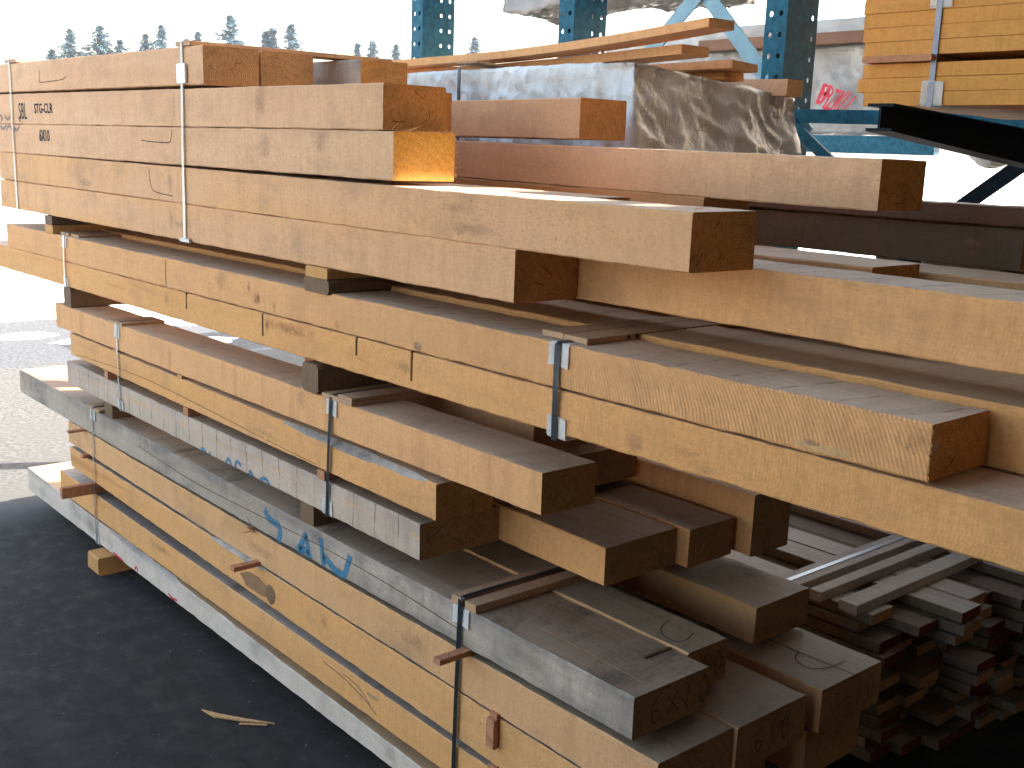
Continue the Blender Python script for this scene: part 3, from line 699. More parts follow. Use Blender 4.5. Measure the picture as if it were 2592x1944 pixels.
# warped crack in the cracked timber
stroke('crack', b11c, [(-2.2, .87), (-1.95, .88), (-1.72, .885)], .006, M['kerf'], .7085, 'z')
stroke('crack', b10a, [(-2.30, .09), (-2.1, .085), (-1.845, .075)], .004, M['sliver'], .8605, 'z')
for pts in ([(-3.45, .335), (-3.30, .325), (-3.17, .30), (-3.08, .27)], [(-3.3, .34), (-3.2, .33), (-3.12, .29)]):
    stroke('crack', b13a, pts, .005, M['knot'], 0)
stroke('crack', b10a, [(-5.2, .80), (-4.6, .775), (-4.0, .785), (-3.5, .80), (-3.0, .795), (-2.62, .775)], .0035, M['kerf'], 0)
stroke('crack', b21a, [(-6.0, 1.13), (-5.2, 1.16), (-4.6, 1.15), (-3.9, 1.125), (-3.5, 1.115)], .0025, M['kerf'], 0)
stroke('crack', b30a, [(-4.80, 1.758), (-4.802, 1.70), (-4.80, 1.632)], .004, M['kerf'], 0)

M['stain'] = stainmat('dirt_stain', (.24, .18, .13), .32)
M['rstain'] = stainmat('reddish_bark_stain', (.36, .17, .10), .55)
for par, pts, w, m in (
    (t4a, [(-4.72, 2.01), (-4.715, 1.94), (-4.72, 1.865)], .030, 'stain'), (t4a, [(-4.74, 1.93), (-4.62, 1.925), (-4.50, 1.93)], .03, 'stain'),
    (t2a, [(-3.86, 2.33), (-3.87, 2.27), (-3.85, 2.20)], .05, 'stain'), (t2a, [(-3.45, 2.335), (-3.46, 2.29), (-3.45, 2.25)], .035, 'stain'),
    (t1a, [(-3.90, 2.49), (-3.88, 2.45), (-3.89, 2.40)], .05, 'stain'), (t1a, [(-4.66, 2.50), (-4.665, 2.42), (-4.66, 2.36)], .02, 'stain'),
    (t3a, [(-4.73, 2.16), (-4.72, 2.10), (-4.73, 2.03)], .03, 'stain'), (t3a, [(-2.75, 2.055), (-2.6, 2.06), (-2.45, 2.05)], .035, 'stain'),
    (t3a, [(-2.75, 2.115), (-2.68, 2.11), (-2.60, 2.12)], .03, 'stain'), (t3a, [(-5.9, 2.06), (-5.75, 2.065), (-5.6, 2.055)], .04, 'stain'),
    (b30a, [(-4.27, 1.745), (-4.22, 1.725), (-4.24, 1.71)], .05, 'stain'), (b31a, [(-4.80, 1.60), (-4.79, 1.57)], .05, 'stain'),
    (b31a, [(-3.87, 1.595), (-3.75, 1.612), (-3.62, 1.603), (-3.50, 1.592)], .035, 'rstain'), (b31a, [(-3.86, 1.62), (-3.865, 1.56)], .03, 'rstain'),
    (b30a, [(-4.0, 1.745), (-4.005, 1.69)], .02, 'rstain'), (b30a, [(-3.93, 1.72), (-3.925, 1.66)], .018, 'rstain'), (b30a, [(-3.98, 1.69), (-3.94, 1.71), (-3.90, 1.66)], .012, 'rstain'),
    (b30a, [(-3.80, 1.69), (-3.805, 1.65)], .015, 'rstain'), (b30a, [(-3.35, 1.67), (-3.345, 1.65)], .03, 'rstain'),
    (b31a, [(-2.98, 1.585), (-2.90, 1.575)], .035, 'stain'), (b31a, [(-1.86, 1.60), (-1.89, 1.55), (-1.92, 1.52)], .014, 'stain'),
    (b31a, [(-1.75, 1.575), (-1.69, 1.57)], .03, 'stain'), (b31a, [(-1.70, 1.545), (-1.64, 1.54)], .03, 'stain'),
    (b30a, [(-1.15, 1.755), (-1.11, 1.74), (-1.09, 1.72)], .035, 'stain'), (b21a, [(-4.0, 1.16), (-3.85, 1.15), (-3.8, 1.14)], .018, 'stain'),
    (b20a, [(-4.80, 1.365), (-4.79, 1.32), (-4.77, 1.26)], .012, 'stain'), (b20a, [(-3.6, 1.37), (-3.61, 1.33)], .06, 'stain'),
    (b12a, [(-3.45, .53), (-3.43, .45), (-3.44, .41)], .03, 'stain'), (b13a, [(-5.1, .34), (-4.95, .33), (-4.8, .335)], .03, 'stain'),
    (b11a, [(-4.05, .62), (-3.95, .63), (-3.85, .61)], .07, 'stain'), (b11a, [(-2.9, .64), (-2.8, .62)], .06, 'stain'), (b14a, [(-6.0, .20), (-5.9, .16), (-5.8, .13)], .07, 'stain'), (b14a, [(-3.0, .16), (-2.98, .12)], .05, 'stain')):
    xa, xb = min(p[0] for p in pts) - w, max(p[0] for p in pts) + w; za, zb_ = min(p[1] for p in pts) - w * .6, max(p[1] for p in pts) + w * .6
    h_ = [v.co.z for v in par.data.vertices]; za = max(za, par.location.z + .006); zb_ = min(zb_, par.location.z + max(h_) - .03 if par in (b14a, b13a, b12a) else zb_)
    if zb_ - za < .012: continue
    bm = bmesh.new(); ul = bm.loops.layers.uv.new('UVMap'); lo = Vector(par.location)
    f = bm.faces.new([bm.verts.new(Vector(p) - lo) for p in ((xa, -.0024, za), (xb, -.0024, za), (xb, -.0024, zb_), (xa, -.0024, zb_))])
    for lp, uv in zip(f.loops, ((0, 0), (1, 0), (1, 1), (0, 1))): lp[ul].uv = uv
    mesh('stain', bm, M[m], parent=par)
ck = random.Random(9)
for par, x, y0_, z0_, y1_, z1_ in ((t0a, -4.37, .02, 2.53, .23, 2.65), (t1a, -3.052, .02, 2.36, .23, 2.47), (t3a, -1.750, .02, 2.03, .23, 2.14), (t2c, -1.80, .90, 2.17, 1.11, 2.28), (b30a, -1.086, .02, 1.67, .21, 1.76),
                                 (b20a, -2.243, .02, 1.27, .20, 1.37), (b10a, -1.843, .02, .74, .29, .84), (t4a, -2.394, .02, 1.88, .23, 2.0), (b22a, -2.832, .02, .95, .31, 1.05)):
    for _ in range(3):
        a = (ck.uniform(y0_, y1_), ck.uniform(z0_, z1_)); an = ck.uniform(0, 6.28); L_ = ck.uniform(.025, .06)
        b = (min(y1_, max(y0_, a[0] + L_ * cos(an))), min(z1_, max(z0_, a[1] + L_ * sin(an)))); c_ = ((a[0] + b[0]) / 2 + .004, (a[1] + b[1]) / 2 - .003)
        stroke('drying_check', par, [a, c_, b], .0028, M['kerf'], x + (.02 * a[0] if par is t1a else 0) + .001, 'x', .0018)

# ================================================================ BOLSTERS, LATHS, STICKERS
def block(name, label, a, b, m, cat='wood block', group=None, bev=.006, top=None):
    return T(name, label, a[0], b[0], a[1], b[1], (b[2], b[2]), (a[2], a[2]), (m, top or m, m), cat, group, step=.05, bev=bev)
def cross(name, label, x, w, y0, y1, z0, z1, m, cat='wood block', group=None, bev=.004, slope=0.0):
    """stick running front to back"""
    bm = bmesh.new(); n = max(2, int((y1 - y0) / .06)); rows = []
    for i in range(n + 1):
        y = (y1 - y0) * i / n; dz = slope * y
        j = [random.uniform(-.0012, .0012) for _ in range(4)]
        rows.append([bm.verts.new((x_ + j[k], y, z_ + dz)) for k, (x_, z_) in enumerate(
            ((bev, 0), (w - bev, 0), (w, bev), (w, z1 - z0 - bev), (w - bev, z1 - z0), (bev, z1 - z0), (0, z1 - z0 - bev), (0, bev)))] if False else
            [bm.verts.new((x_, y, z_ + dz)) for (x_, z_) in ((bev, 0), (w - bev, 0), (w, bev), (w, z1 - z0 - bev), (w - bev, z1 - z0), (bev, z1 - z0), (0, z1 - z0 - bev), (0, bev))])
    for i in range(n):
        for k in range(8): bm.faces.new((rows[i][k], rows[i][(k + 1) % 8], rows[i + 1][(k + 1) % 8], rows[i + 1][k]))
    bm.faces.new(rows[0]); bm.faces.new(rows[-1])
    return tag(mesh(name, bm, m, loc=(x, y0, z0)), label, cat, group)
cross('bearer_block', 'tan block on the left under the top bundle, lower of its pair', -6.39, .125, -.005, 1.1, 1.763, 1.806, M['block_t'])
cross('bearer_block', 'dark mossy block on the left under the top bundle, upper of its pair', -6.392, .118, -.003, 1.1, 1.808, 1.8555, M['block'])
cross('bearer_block', 'dark rounded block under the middle of the top bundle, below an orange strip', -3.56, .175, -.012, 1.1, 1.764, 1.818, M['block'], bev=.012)
cross('bearer_block', 'orange strip under the top bundle, on the dark rounded block', -3.545, .15, -.012, 1.1, 1.819, 1.8575, M['block_t'])
cross('bearer_block', 'dark block on the left between the saw-cut timber and the pinkish one', -6.155, .105, 0, .9, 1.379, 1.487, M['block'])
cross('bearer_block', 'brown rounded block between saw-cut timber and pinkish timber, near mid length', -3.575, .115, -.012, .9, 1.388, 1.497, M['block'], bev=.014)
cross('bearer_block', 'dark block at the left on the grey painted timber, beside a strap', -5.65, .105, .01, .95, .866, .943, M['block'])
cross('bearer_block', 'dark block on the grey painted timber near its blue letters', -3.63, .10, .008, .95, .849, .938, M['block'])
block('ground_block', 'orange brown block on the asphalt sticking out under the whitish timber', (-5.75, -.08, .002), (-5.60, .9, .100), M['block_t'], bev=.008)
block('ground_block', 'hidden block under the right part of the whitish timber', (-2.75, .02, .002), (-2.6, .9, .100), M['block_t'])
# laths below the straps
def lath(label, x, w, y0, y1, z0, z1, m=None, slope=0): return cross('strap_lath', label, x, w, y0, y1, z0, z1, m or M['lath'], 'lath', 'laths under the steel straps', .0015, slope)
lath('dark lath across the top bundle at its right strap', -4.62, .14, -.005, 1.0, 2.671, 2.690)
lath('dark lath at the far left of the top bundle', -6.93, .20, -.005, .95, 2.684, 2.703)
lath('left lath of the dark pair by the right strap of the two-course bundle', -2.315, .085, .045, .95, 1.775, 1.792, M['lath'])
lb = lath('right lath of the dark pair by the right strap, black lettering on its edge', -2.222, .095, .04, .95, 1.775, 1.792, M['lath'])
lath('left lath across the two-course bundle near its left strap', -6.25, .13, .03, .9, 1.758, 1.773)
lath('right lath across the two-course bundle near its left strap', -6.09, .12, .03, .9, 1.758, 1.773)
lath('double plywood lath at the right strap of the three-course bundle', -3.44, .20, -.008, .42, 1.387, 1.403)
lath('narrow upper lath resting on the double plywood lath', -3.33, .09, -.006, .42, 1.4045, 1.416)
lath('lath at the left strap of the three-course bundle', -5.50, .17, -.005, .215, 1.377, 1.392)
lath('left lath of the long pair across the bottom bundle', -2.645, .05, -.006, 1.06, .8595, .887)
lath('right lath of the long pair across the bottom bundle, knots on its face', -2.575, .055, -.006, 1.06, .8595, .887)
lath('left short lath by the left strap of the bottom bundle', -5.86, .07, -.006, .45, .867, .881)
lath('right short lath by the left strap of the bottom bundle', -5.765, .075, -.006, .45, .867, .881)
# black lettering blocks on the lath edge (+x face)
merge_strokes('lath_lettering', lb, [[(.20 + i * .035, 1.780), (.205 + i * .035, 1.789)] for i in range(3)] + [[(.36 + i * .04, 1.780), (.365 + i * .04, 1.789)] for i in range(6)], .013, M['ink'], -2.127, 'x', .001)
# stickers
def stick(label, x, w, y0, y1, z0, z1, m=None): return cross('sticker', label, x, w, y0, y1, z0, z1, m or M['stick'], 'sticker', 'thin sticks between the courses', .0015)
stick('small sticker end left of the left strap, middle course of the three-course bundle', -5.60, .045, -.002, .34, 1.071, 1.1145)
stick('pale sticker end under the pinkish timber, right of the left strap', -4.71, .05, -.002, .24, 1.2335, 1.2475, M['block_t'])
stick('sticker end on top of the grey saw-lined timber, between the straps', -4.655, .05, -.002, .34, 1.069, 1.108)
stick('sticker end just left of the right strap on the grey saw-lined timber', -3.475, .05, -.008, .34, 1.067, 1.1015)
stick('small sticker under the pinkish timber at the left strap', -5.47, .04, -.001, .24, 1.236, 1.247)
stick('sticker poking out below the grey painted timber, left strap', -5.955, .035, -.09, .31, .718, .7285)
stick('second sticker down at the left strap of the bottom bundle', -5.93, .035, -.03, .31, .573, .593)
stick('long slanting sticker poking out above the plain yellow timber at left', -5.865, .035, -.17, .31, .3855, .4445)
stick('sticker poking out in front of the big knot', -3.98, .035, -.12, .31, .566, .5865)
stick('sticker right of the black strap, below the grey painted timber', -2.585, .035, -.12, .31, .704, .7235)
s1 = stick('hanging sticker under the pale speckled timber, right of the black strap', -2.43, .035, -.012, .31, .552, .570)
s2 = stick('hanging sticker near the bottom edge, right of the black strap', -2.43, .035, -.012, .31, .357, .388)
for q, (zt_, zb_, pr) in enumerate(((.553, .455, s1), (.372, .29, s2))):
    bm = bmesh.new(); box(bm, (-2.43, -.026, zb_), (-2.392, -.006, zt_), 0, .001)
    tag(mesh('stick_offcut', bm, M['stick']), ('short stick offcut hanging down the yellow knotty timber', 'short stick offcut hanging down the plain yellow timber')[q], 'offcut')
for st in (-4.00,):
    bm = bmesh.new()
    for (dx, dy, dz, L) in ((-.35, -.3, 1, .085), (-.9, -.5, .25, .05), (.2, -.6, .5, .05), (-.7, -.7, -.3, .06), (.7, -.4, -.1, .05)):
        d = Vector((dx, dy, dz)).normalized(); p = Vector((st, -.003, .708)); s = d.cross(Vector((0, 1, 0))).normalized() * .006; u = d.cross(s).normalized() * .004
        a = [bm.verts.new(p + s), bm.verts.new(p + u), bm.verts.new(p - s), bm.verts.new(p - u)]; e = bm.verts.new(p + d * L)
        bm.faces.new(a)
        for i in range(4): bm.faces.new((a[i], a[(i + 1) % 4], e))
    tag(mesh('broken_sticker', bm, M['stick']), 'splintered broken stick end bristling below the blue letters', 'stick')

# ================================================================ STRAPS
def strap(label, x, w, ytop, zt, zb, m, y1=1.0, lean=0.0, yf=-.0085, flat=.001):
    t = empty('steel_strap', (x, 0, zb)); tag(t, label, 'strap', 'steel straps round the bundles')
    bm = bmesh.new(); n = 10; th = .0012
    prof = [(y1, zt), (.04, zt + .001), (0.004, zt), (yf, zt - .008)]
    for i in range(1, n + 1):
        u = i / n; prof.append((yf - .0012 * sin(pi * u), zt - .008 + (zb - zt + .006) * u))
    prof += [(.005, zb - .002), (.3, zb - .002)]
    rows = []
    for (y, z) in prof:
        u = (zt - z) / (zt - zb)
        dx = lean * u
        tw = .0015 * sin(u * 9)
        rows.append([bm.verts.new((dx - w / 2, y, z - zb)), bm.verts.new((dx + w / 2, y + tw, z - zb))])
    for a, b in zip(rows, rows[1:]): bm.faces.new((a[0], a[1], b[1], b[0]))
    r = bmesh.ops.solidify(bm, geom=bm.faces[:], thickness=th)
    mesh('band', bm, m, t)
    return t
def protector(label, x, w, z, h, up=True, lab2=None):
    """L shaped plastic edge guard; z = timber arris, folds over it"""
    bm = bmesh.new(); k = 1 if up else -1; rows = []
    prof = [(.045, z + .002 * k), (.01, z + .0035 * k), (.0, z + .003 * k), (-.0026, z - .004 * k), (-.0030, z - h * .5 * k), (-.0038, z - h * .9 * k), (-.0052, z - h * k)]
    for i, (y, zz) in enumerate(prof):
        rows.append([bm.verts.new((x - w / 2 + wx * w, y - (.0022 if wx in (0, 1) else 0) * (i > 2), zz + (.003 * sin(wx * 5) if i == 6 else 0))) for wx in (0, .33, .67, 1)])
    for a, b in zip(rows, rows[1:]):
        for i in range(3): bm.faces.new((a[i], a[i + 1], b[i + 1], b[i]))
    bmesh.ops.solidify(bm, geom=bm.faces[:], thickness=-.0016)
    return tag(mesh('edge_protector', bm, M['plastic']), label, 'edge protector', 'white plastic edge protectors')
strap('pale thin strap at the far left of the top bundle', -6.848, .018, 0, 2.7045, 1.857, M['steel'], .95, 0)
strap('pale strap down the front of the top bundle beside the dark ends', -4.556, .019, 0, 2.6915, 1.857, M['steel'], 1.0, -.02)
strap('grey strap at the left of the two-course bundle', -6.098, .016, 0, 1.7765, 1.488, M['steel'], .9, -.005)
strap('broad dark strap down the two-course bundle near its right end', -2.194, .022, 0, 1.7785, 1.500, M['steel_dk'], .9, 0)
strap('grey strap at the left of the three-course bundle', -5.402, .016, 0, 1.3945, .942, M['steel'], .21, .01)
strap('dark grey strap at the right of the three-course bundle', -3.378, .019, 0, 1.4045, .936, M['steel_dk'], .42, -.03)
strap('grey strap at the left of the bottom bundle', -5.79, .014, 0, .8835, .108, M['steel'], .45, -.02)
strap('long black strap down the bottom bundle near its right end', -2.597, .021, 0, .8895, .103, M['steel_dk'], 1.06, -.018)
protector('edge protector on the two-course bundle, top right', -2.192, .080, 1.772, .062)
protector('edge protector under the two-course bundle at its right strap', -2.190, .076, 1.506, .062, False)
protector('edge protector on the two-course bundle, top left', -6.098, .07, 1.758, .055)
protector('edge protector under the two-course bundle, left', -6.10, .07, 1.492, .05, False)
protector('edge protector on the three-course bundle, top left', -5.402, .07, 1.377, .065)
protector('edge protector under the three-course bundle, left', -5.392, .07, .943, .055, False)
protector('edge protector on the three-course bundle, top right', -3.378, .070, 1.386, .058)
protector('edge protector under the three-course bundle, right', -3.41, .070, .939, .062, False)
protector('edge protector on the bottom bundle, top left', -5.79, .07, .866, .055)
protector('edge protector under the bottom bundle at the left strap', -5.81, .06, .107, .05, False)
protector('edge protector on the bottom bundle, top right at the black strap', -2.597, .082, .853, .058)
bm = bmesh.new(); box(bm, (-4.60, -.014, 2.520), (-4.515, -.0048, 2.600), 0, .002)
tag(mesh('edge_protector', bm, M['plastic']), 'bent white protector slipped down behind the top bundle strap', 'edge protector', 'white plastic edge protectors')
bm = bmesh.new(); box(bm, (-4.615, -.013, 1.856), (-4.52, -.0008, 1.872), 0, .001)
tag(mesh('edge_protector', bm, plain('dull_metal', (.35, .35, .36), .5, .6)), 'flat grey metal protector at the foot of the top bundle strap', 'edge protector', 'white plastic edge protectors')

# ================================================================ RACK
def rack_post(label, x, y=2.65, w=.132, d=.30, z1=5.4, z0=0.0):
    t = empty('rack_post', (x, y, 0)); tag(t, label, 'rack post', 'perforated teal rack posts')
    bm = bmesh.new(); pitch = .1016; r = .0125; th = .006
    n = int(z1 / pitch)
    def cellplate(cols, x0, x1, fn, holes):
        ws = [x0] + cols[1] + [x1]
        for i in range(n):
            za = i * pitch; zb_ = za + pitch
            for c in range(len(cols[0])):
                xa, xb = ws[c], ws[c + 1]; xc = cols[0][c]; zc = (za + zb_) / 2
                if not holes[c]:
                    bm.faces.new([bm.verts.new(fn(*p)) for p in ((xa, za), (xb, za), (xb, zb_), (xa, zb_))]); continue
                N = 12; ring = []; outer = []; ring2 = []
                for k in range(N):
                    a = 2 * pi * (k + .5) / N
                    ring.append(bm.verts.new(fn(xc + r * cos(a), zc + r * 1.15 * sin(a))))
                    ring2.append(bm.verts.new(fn(xc + r * cos(a), zc + r * 1.15 * sin(a), th)))
                    dx, dz = cos(a), sin(a)
                    sx = ((xb if dx > 0 else xa) - xc) / dx if abs(dx) > 1e-6 else 9
                    sz = ((zb_ if dz > 0 else za) - zc) / dz if abs(dz) > 1e-6 else 9
                    s_ = min(abs(sx), abs(sz)); outer.append(bm.verts.new(fn(xc + dx * s_, zc + dz * s_)))
                for k in range(N):
                    k2 = (k + 1) % N
                    bm.faces.new((ring[k], ring[k2], outer[k2], outer[k])); bm.faces.new((ring[k], ring[k2], ring2[k2], ring2[k]))
                # corners
                for (cx_, cz_) in ((xa, za), (xb, za), (xb, zb_), (xa, zb_)):
                    # nearest two outer verts around the corner
                    cv = Vector(fn(cx_, cz_)); srt = sorted(outer, key=lambda v: (v.co - cv).length)[:2]
                    bm.faces.new((srt[0], srt[1], bm.verts.new(cv)))
    # front flange (faces the viewer side, -y): two hole columns, left one see-through
    cellplate(([.035, .095], [.066]), 0, w, lambda a, z, dd=0: (a, dd, z), (True, True))
    mesh('front_flange', bm, M['teal'], t)
    bm = bmesh.new()
    # web behind the right half of the flange, then rear column with holes in its +x face
    box(bm, (w - .004, .0005, 0), (w, .15, z1)); box(bm, (.062, .02, 0), (.066, .2, z1))
    box(bm, (w - .035, .146, 0), (w - .004, .150, z1))
    mesh('web', bm, M['teal'], t)
    bm = bmesh.new()
    cellplate(([.185, .26], [.225]), .152, d, lambda a, z, dd=0: (w - .03 - dd, a, z), (True, True))
    mesh('rear_flange', bm, M['teal'], t)
    return t
rack_post('leftmost perforated teal rack post, against the white sky', -6.655)
rack_post('middle perforated teal rack post, behind the bent boards', -5.13)
rack_post('right perforated teal rack post, nearest, beside the orange boards', -3.605)
rack_post('rack post deep in the dark lower right corner', -2.0, z1=1.6)
def bar(name, label, p, q, w, t_, m, cat='rack brace', group=None, parent=None):
    p = Vector(p); q = Vector(q); d = (q - p); L = d.length; d.normalize()
    up = Vector((0, 1, 0)); s = d.cross(up).normalized(); bm = bmesh.new()
    vs = []
    for e in (p, q):
        vs.append([bm.verts.new(e - p + s * a * w / 2 + up * b * t_) for a, b in ((-1, 0), (1, 0), (1, 1), (-1, 1))])
    for k in range(4): bm.faces.new((vs[0][k], vs[0][(k + 1) % 4], vs[1][(k + 1) % 4], vs[1][k]))
    bm.faces.new(vs[0]); bm.faces.new(vs[1])
    o = mesh(name, bm, m, loc=p if parent is None else p, parent=parent)
    return tag(o, label, cat, group)
bar('rack_brace', 'pale blue brace slanting down left behind the bent boards', (-4.10, 2.80, 3.23), (-4.83, 2.80, 2.60), .085, .012, M['teal_lt'], group='pale cross braces')
bar('rack_brace', 'pale blue brace slanting down right behind the bent boards', (-4.22, 2.82, 3.23), (-3.42, 2.82, 2.42), .085, .012, M['teal_lt'], group='pale cross braces')
bar('rack_channel', 'dark teal channel joining the right post to the black arm', (-3.47, 2.66, 2.505), (-2.0, 2.66, 2.478), .066, .05, M['teal'])
bar('rack_brace', 'dark teal diagonal brace at the foot of the right post', (-3.40, 2.64, 2.47), (-3.02, 2.64, 2.19), .055, .02, M['teal'])
bar('rack_brace', 'black diagonal brace across the white gap at far right', (-2.50, 2.66, 2.09), (-2.05, 2.66, 2.44), .065, .02, M['arm'])
bar('rack_beam', 'broad teal beam under the pale wrapped bundles', (-7.193, 7.39, 2.454), (-5.254, 7.39, 2.449), .164, .09, M['teal'])
bar('rack_brace', 'dark brace seen below the brown beam at right', (-2.75, 2.3, 2.05), (-2.35, 2.3, 1.80), .06, .02, M['arm'])
# cantilever arm (I section) tip near us, root at the back
def ibeam(name, label, x, y0, y1, zt0, zt1, h0, h1, fw=.09, m=None):
    bm = bmesh.new(); tf = .009
    def sec(y, zt, h):
        a = fw / 2
        return [(x - a, y, zt), (x + a, y, zt), (x + a, y, zt - tf), (x + .004, y, zt - tf), (x + .004, y, zt - h + tf), (x + a, y, zt - h + tf), (x + a, y, zt - h),
                (x - a, y, zt - h), (x - a, y, zt - h + tf), (x - .004, y, zt - h + tf), (x - .004, y, zt - tf), (x - a, y, zt - tf)]
    A = [bm.verts.new(p) for p in sec(y0, zt0, h0)]; B = [bm.verts.new(p) for p in sec(y1, zt1, h1)]
    for k in range(12): bm.faces.new((A[k], A[(k + 1) % 12], B[(k + 1) % 12], B[k]))
    bm.faces.new(A); bm.faces.new(B)
    return tag(mesh(name, bm, m or M['arm']), label, 'rack arm')
ibeam('cantilever_beam', 'black steel cantilever arm under the orange boards', -1.93, 1.06, 2.65, 2.468, 2.39, .083, .15)
for xx in (-3.7, -4.6):
    ibeam('cantilever_beam', 'steel beam under the %s part of the silvery wrapped bundle' % ('right' if xx > -4 else 'left'), xx, 1.3, 2.65, 1.93, 1.90, .08, .12)

# orange boards on the arm
zz = 2.474; names = ['lowest', 'second lowest', 'third from the bottom', 'fourth from the bottom, above the dark sticker', 'fifth from the bottom', 'sixth from the bottom', 'seventh from the bottom', 'eighth from the bottom', 'ninth from the bottom']
ends = [-2.165, -2.190, -2.176, -2.178, -2.186, -2.188, -2.192, -2.19, -2.19]
for i in range(9):
    th = .0455
    if i == 3: zz += .024
    T('orange_board', 'orange board on the rack arm, ' + names[i], ends[i], -.2, 1.33, 1.52 if i == 0 else 2.36, zz + th - .0008, zz, (M['board_or'], M['board_or'], M['end_or']), 'board', 'orange boards strapped on the rack arm', step=.2, rough=.0008, bev=.0015)
    for j in range(1, 5):
        if i: break
        T('orange_board', 'underside board of the orange load, %s from the front' % ('', 'second', 'third', 'fourth', 'fifth')[j], -2.15 + random.uniform(-.02, .03), -.2, 1.33 + j * .21, 1.53 + j * .21, zz + th - .0008, zz, (M['board_or'], M['board_or'], M['end_or']), 'board', 'orange boards strapped on the rack arm', step=1, rough=.0005, bev=.0015)
    zz += th
cross('sticker', 'dark red sticker end between the orange boards', -2.165, .25, 1.30, 2.3, 2.6125, 2.633, M['stick'], 'sticker')
t = empty('steel_strap', (-1.93, 1.33, 2.47)); tag(t, 'grey strap down the orange boards at the upper right', 'strap', 'steel straps round the bundles')
bm = bmesh.new(); box(bm, (0.0, -.006, 0), (.020, -.004, .50)); mesh('band', bm, M['steel_mid'], t)
protector('edge protector at the bottom of the orange boards above the black arm', 0, .075, 0, .075, False)
pr = bpy.data.objects[-1] if False else [o for o in bpy.data.objects if o.get('label', '').startswith('edge protector at the bottom of the orange')][0]
pr.location = (-1.915, 1.3285, 2.476)
protector('edge protector near the top of the frame on the orange boards', 0, .075, 0, .05, False)
pr = [o for o in bpy.data.objects if o.get('label', '').startswith('edge protector near the top of the frame')][0]
pr.location = (-1.915, 1.3285, 2.778)

# wrapped bundles
def wrap(name, label, x0, x1, y0, y1, zt, zb, mat, amp=.03, seed=0, ztback=None, n=(70, 26, 22), rag=.0, bulge=.02):
    """crumpled sheet wrapped round a bundle"""
    bm = bmesh.new(); nx, ny, nz = n
    bmesh.ops.create_cube(bm, size=1)
    bmesh.ops.delete(bm, geom=bm.verts[:], context='VERTS')
    ztb = ztback if ztback is not None else zt
    def P(u, v, w):
        x = x0 + (x1 - x0) * u; y = y0 + (y1 - y0) * v
        tz = zt + (ztb - zt) * v; z = zb + (tz - zb) * w
        p = Vector((x, y, z)); q = p * 3.1 + Vector((seed, 0, 0))
        q2 = Vector((p.x * 11 + p.z * 7, p.y * 9 + p.z * 5, p.z * 4 + seed))
        def rd(q): return (1 - 2 * abs(noise.noise(q))) ** 2
        d = amp * (noise.noise(q) + .45 * rd(q2) - .3 + .25 * rd(q2 * 2.3))
        nrm = Vector((0, 0, 0)); e = .001
        if u <= e: nrm.x -= 1
        if u >= 1 - e: nrm.x += 1
        if v <= e: nrm.y -= 1
        if v >= 1 - e: nrm.y += 1
        if w <= e: nrm.z -= 1
        if w >= 1 - e: nrm.z += 1
        k = 1 if nrm.length < 1.2 else .45
        if w >= 1 - e: k *= .35
        nrm.normalize()
        # skirt flares out towards the bottom
        fl = bulge * (1 - w) ** 1.5
        p += nrm * d * k
        if u >= 1 - e: p.x += fl
        if v <= e: p.y -= fl * .5
        if v >= 1 - e: p.y += fl * 1.1
        if w <= e and rag: p.z += rag * noise.noise(Vector((x * 3, y * 3, seed)))
        return p
    def face(f, a, b):
        g_ = [[bm.verts.new(f(i / a, j / b)) for j in range(b + 1)] for i in range(a + 1)]
        for i in range(a):
            for j in range(b): bm.faces.new((g_[i][j], g_[i + 1][j], g_[i + 1][j + 1], g_[i][j + 1]))
    face(lambda a, b: P(a, 0, b), nx, nz); face(lambda a, b: P(a, 1, b), nx, nz)
    face(lambda a, b: P(0, a, b), ny, nz); face(lambda a, b: P(1, a, b), ny, nz)
    face(lambda a, b: P(a, b, 1), nx, ny); face(lambda a, b: P(a, b, 0), nx, ny)
    bmesh.ops.remove_doubles(bm, verts=bm.verts[:], dist=.0005)
    return tag(mesh(name, bm, mat, smooth=True), label, 'wrapped bundle')
wb = wrap('wrapped_bundle', 'silvery grey wrapped lumber bundle right behind the timbers', -4.96, -3.25, 1.35, 2.46, 2.662, 1.95, M['tarp'], .045, 3, 2.575, (130, 60, 44), 0, .13)
wrap('wrapped_bundle', 'lower pale wrapped bundle with red letters, behind the right post', -9.617, -5.16, 7.5, 9.298, 3.377, 2.543, M['tarpw'], .075, 9, None, (110, 30, 22), .02, .02)
wrap('wrapped_bundle', 'upper pale wrapped bundle lying behind the cross braces', -9.57, -5.004, 7.5, 9.454, 3.627, 3.424, M['tarpw'], .05, 15, 3.557, (90, 26, 8), .0, .0)
wrap('wrapped_bundle', 'sagging white wrapped load hanging into the top edge of the frame', -6.05, -4.33, 2.98, 3.5, 3.49, 3.20, M['tarpw'], .05, 21, None, (60, 30, 14), .05, .0)
T('timber', 'red brown timber between the two pale wrapped bundles', -8.006, -5.786, 7.312, 7.469, 3.486, 3.377, m_('beam_red', 'top', 'end'))
wrap('wrapped_bundle', 'high wrapped load above the frame on the upper rack arms', -7.6, -3.2, 2.9, 3.9, 4.4, 3.51, M['tarpw'], .04, 31, None, (40, 12, 10), .0, .0)  # unseen load added to keep the sun off the rack posts
# red letters on the pale wrap
tx = textmesh('red_lettering', [o for o in bpy.data.objects if o.get('label', '').startswith('lower pale wrapped')][0], 'ERZKU', -6.568, 2.775, .19, .50, 7.351, M['redink'], thick=.004)
for v in tx.data.vertices:
    u_ = v.co.x + tx.parent.location.x - (-6.568); v.co.z -= .30 * u_ - .06; v.co.x += .12 * sin(v.co.z * 9); v.co.z += .012 * sin(u_ * 25)
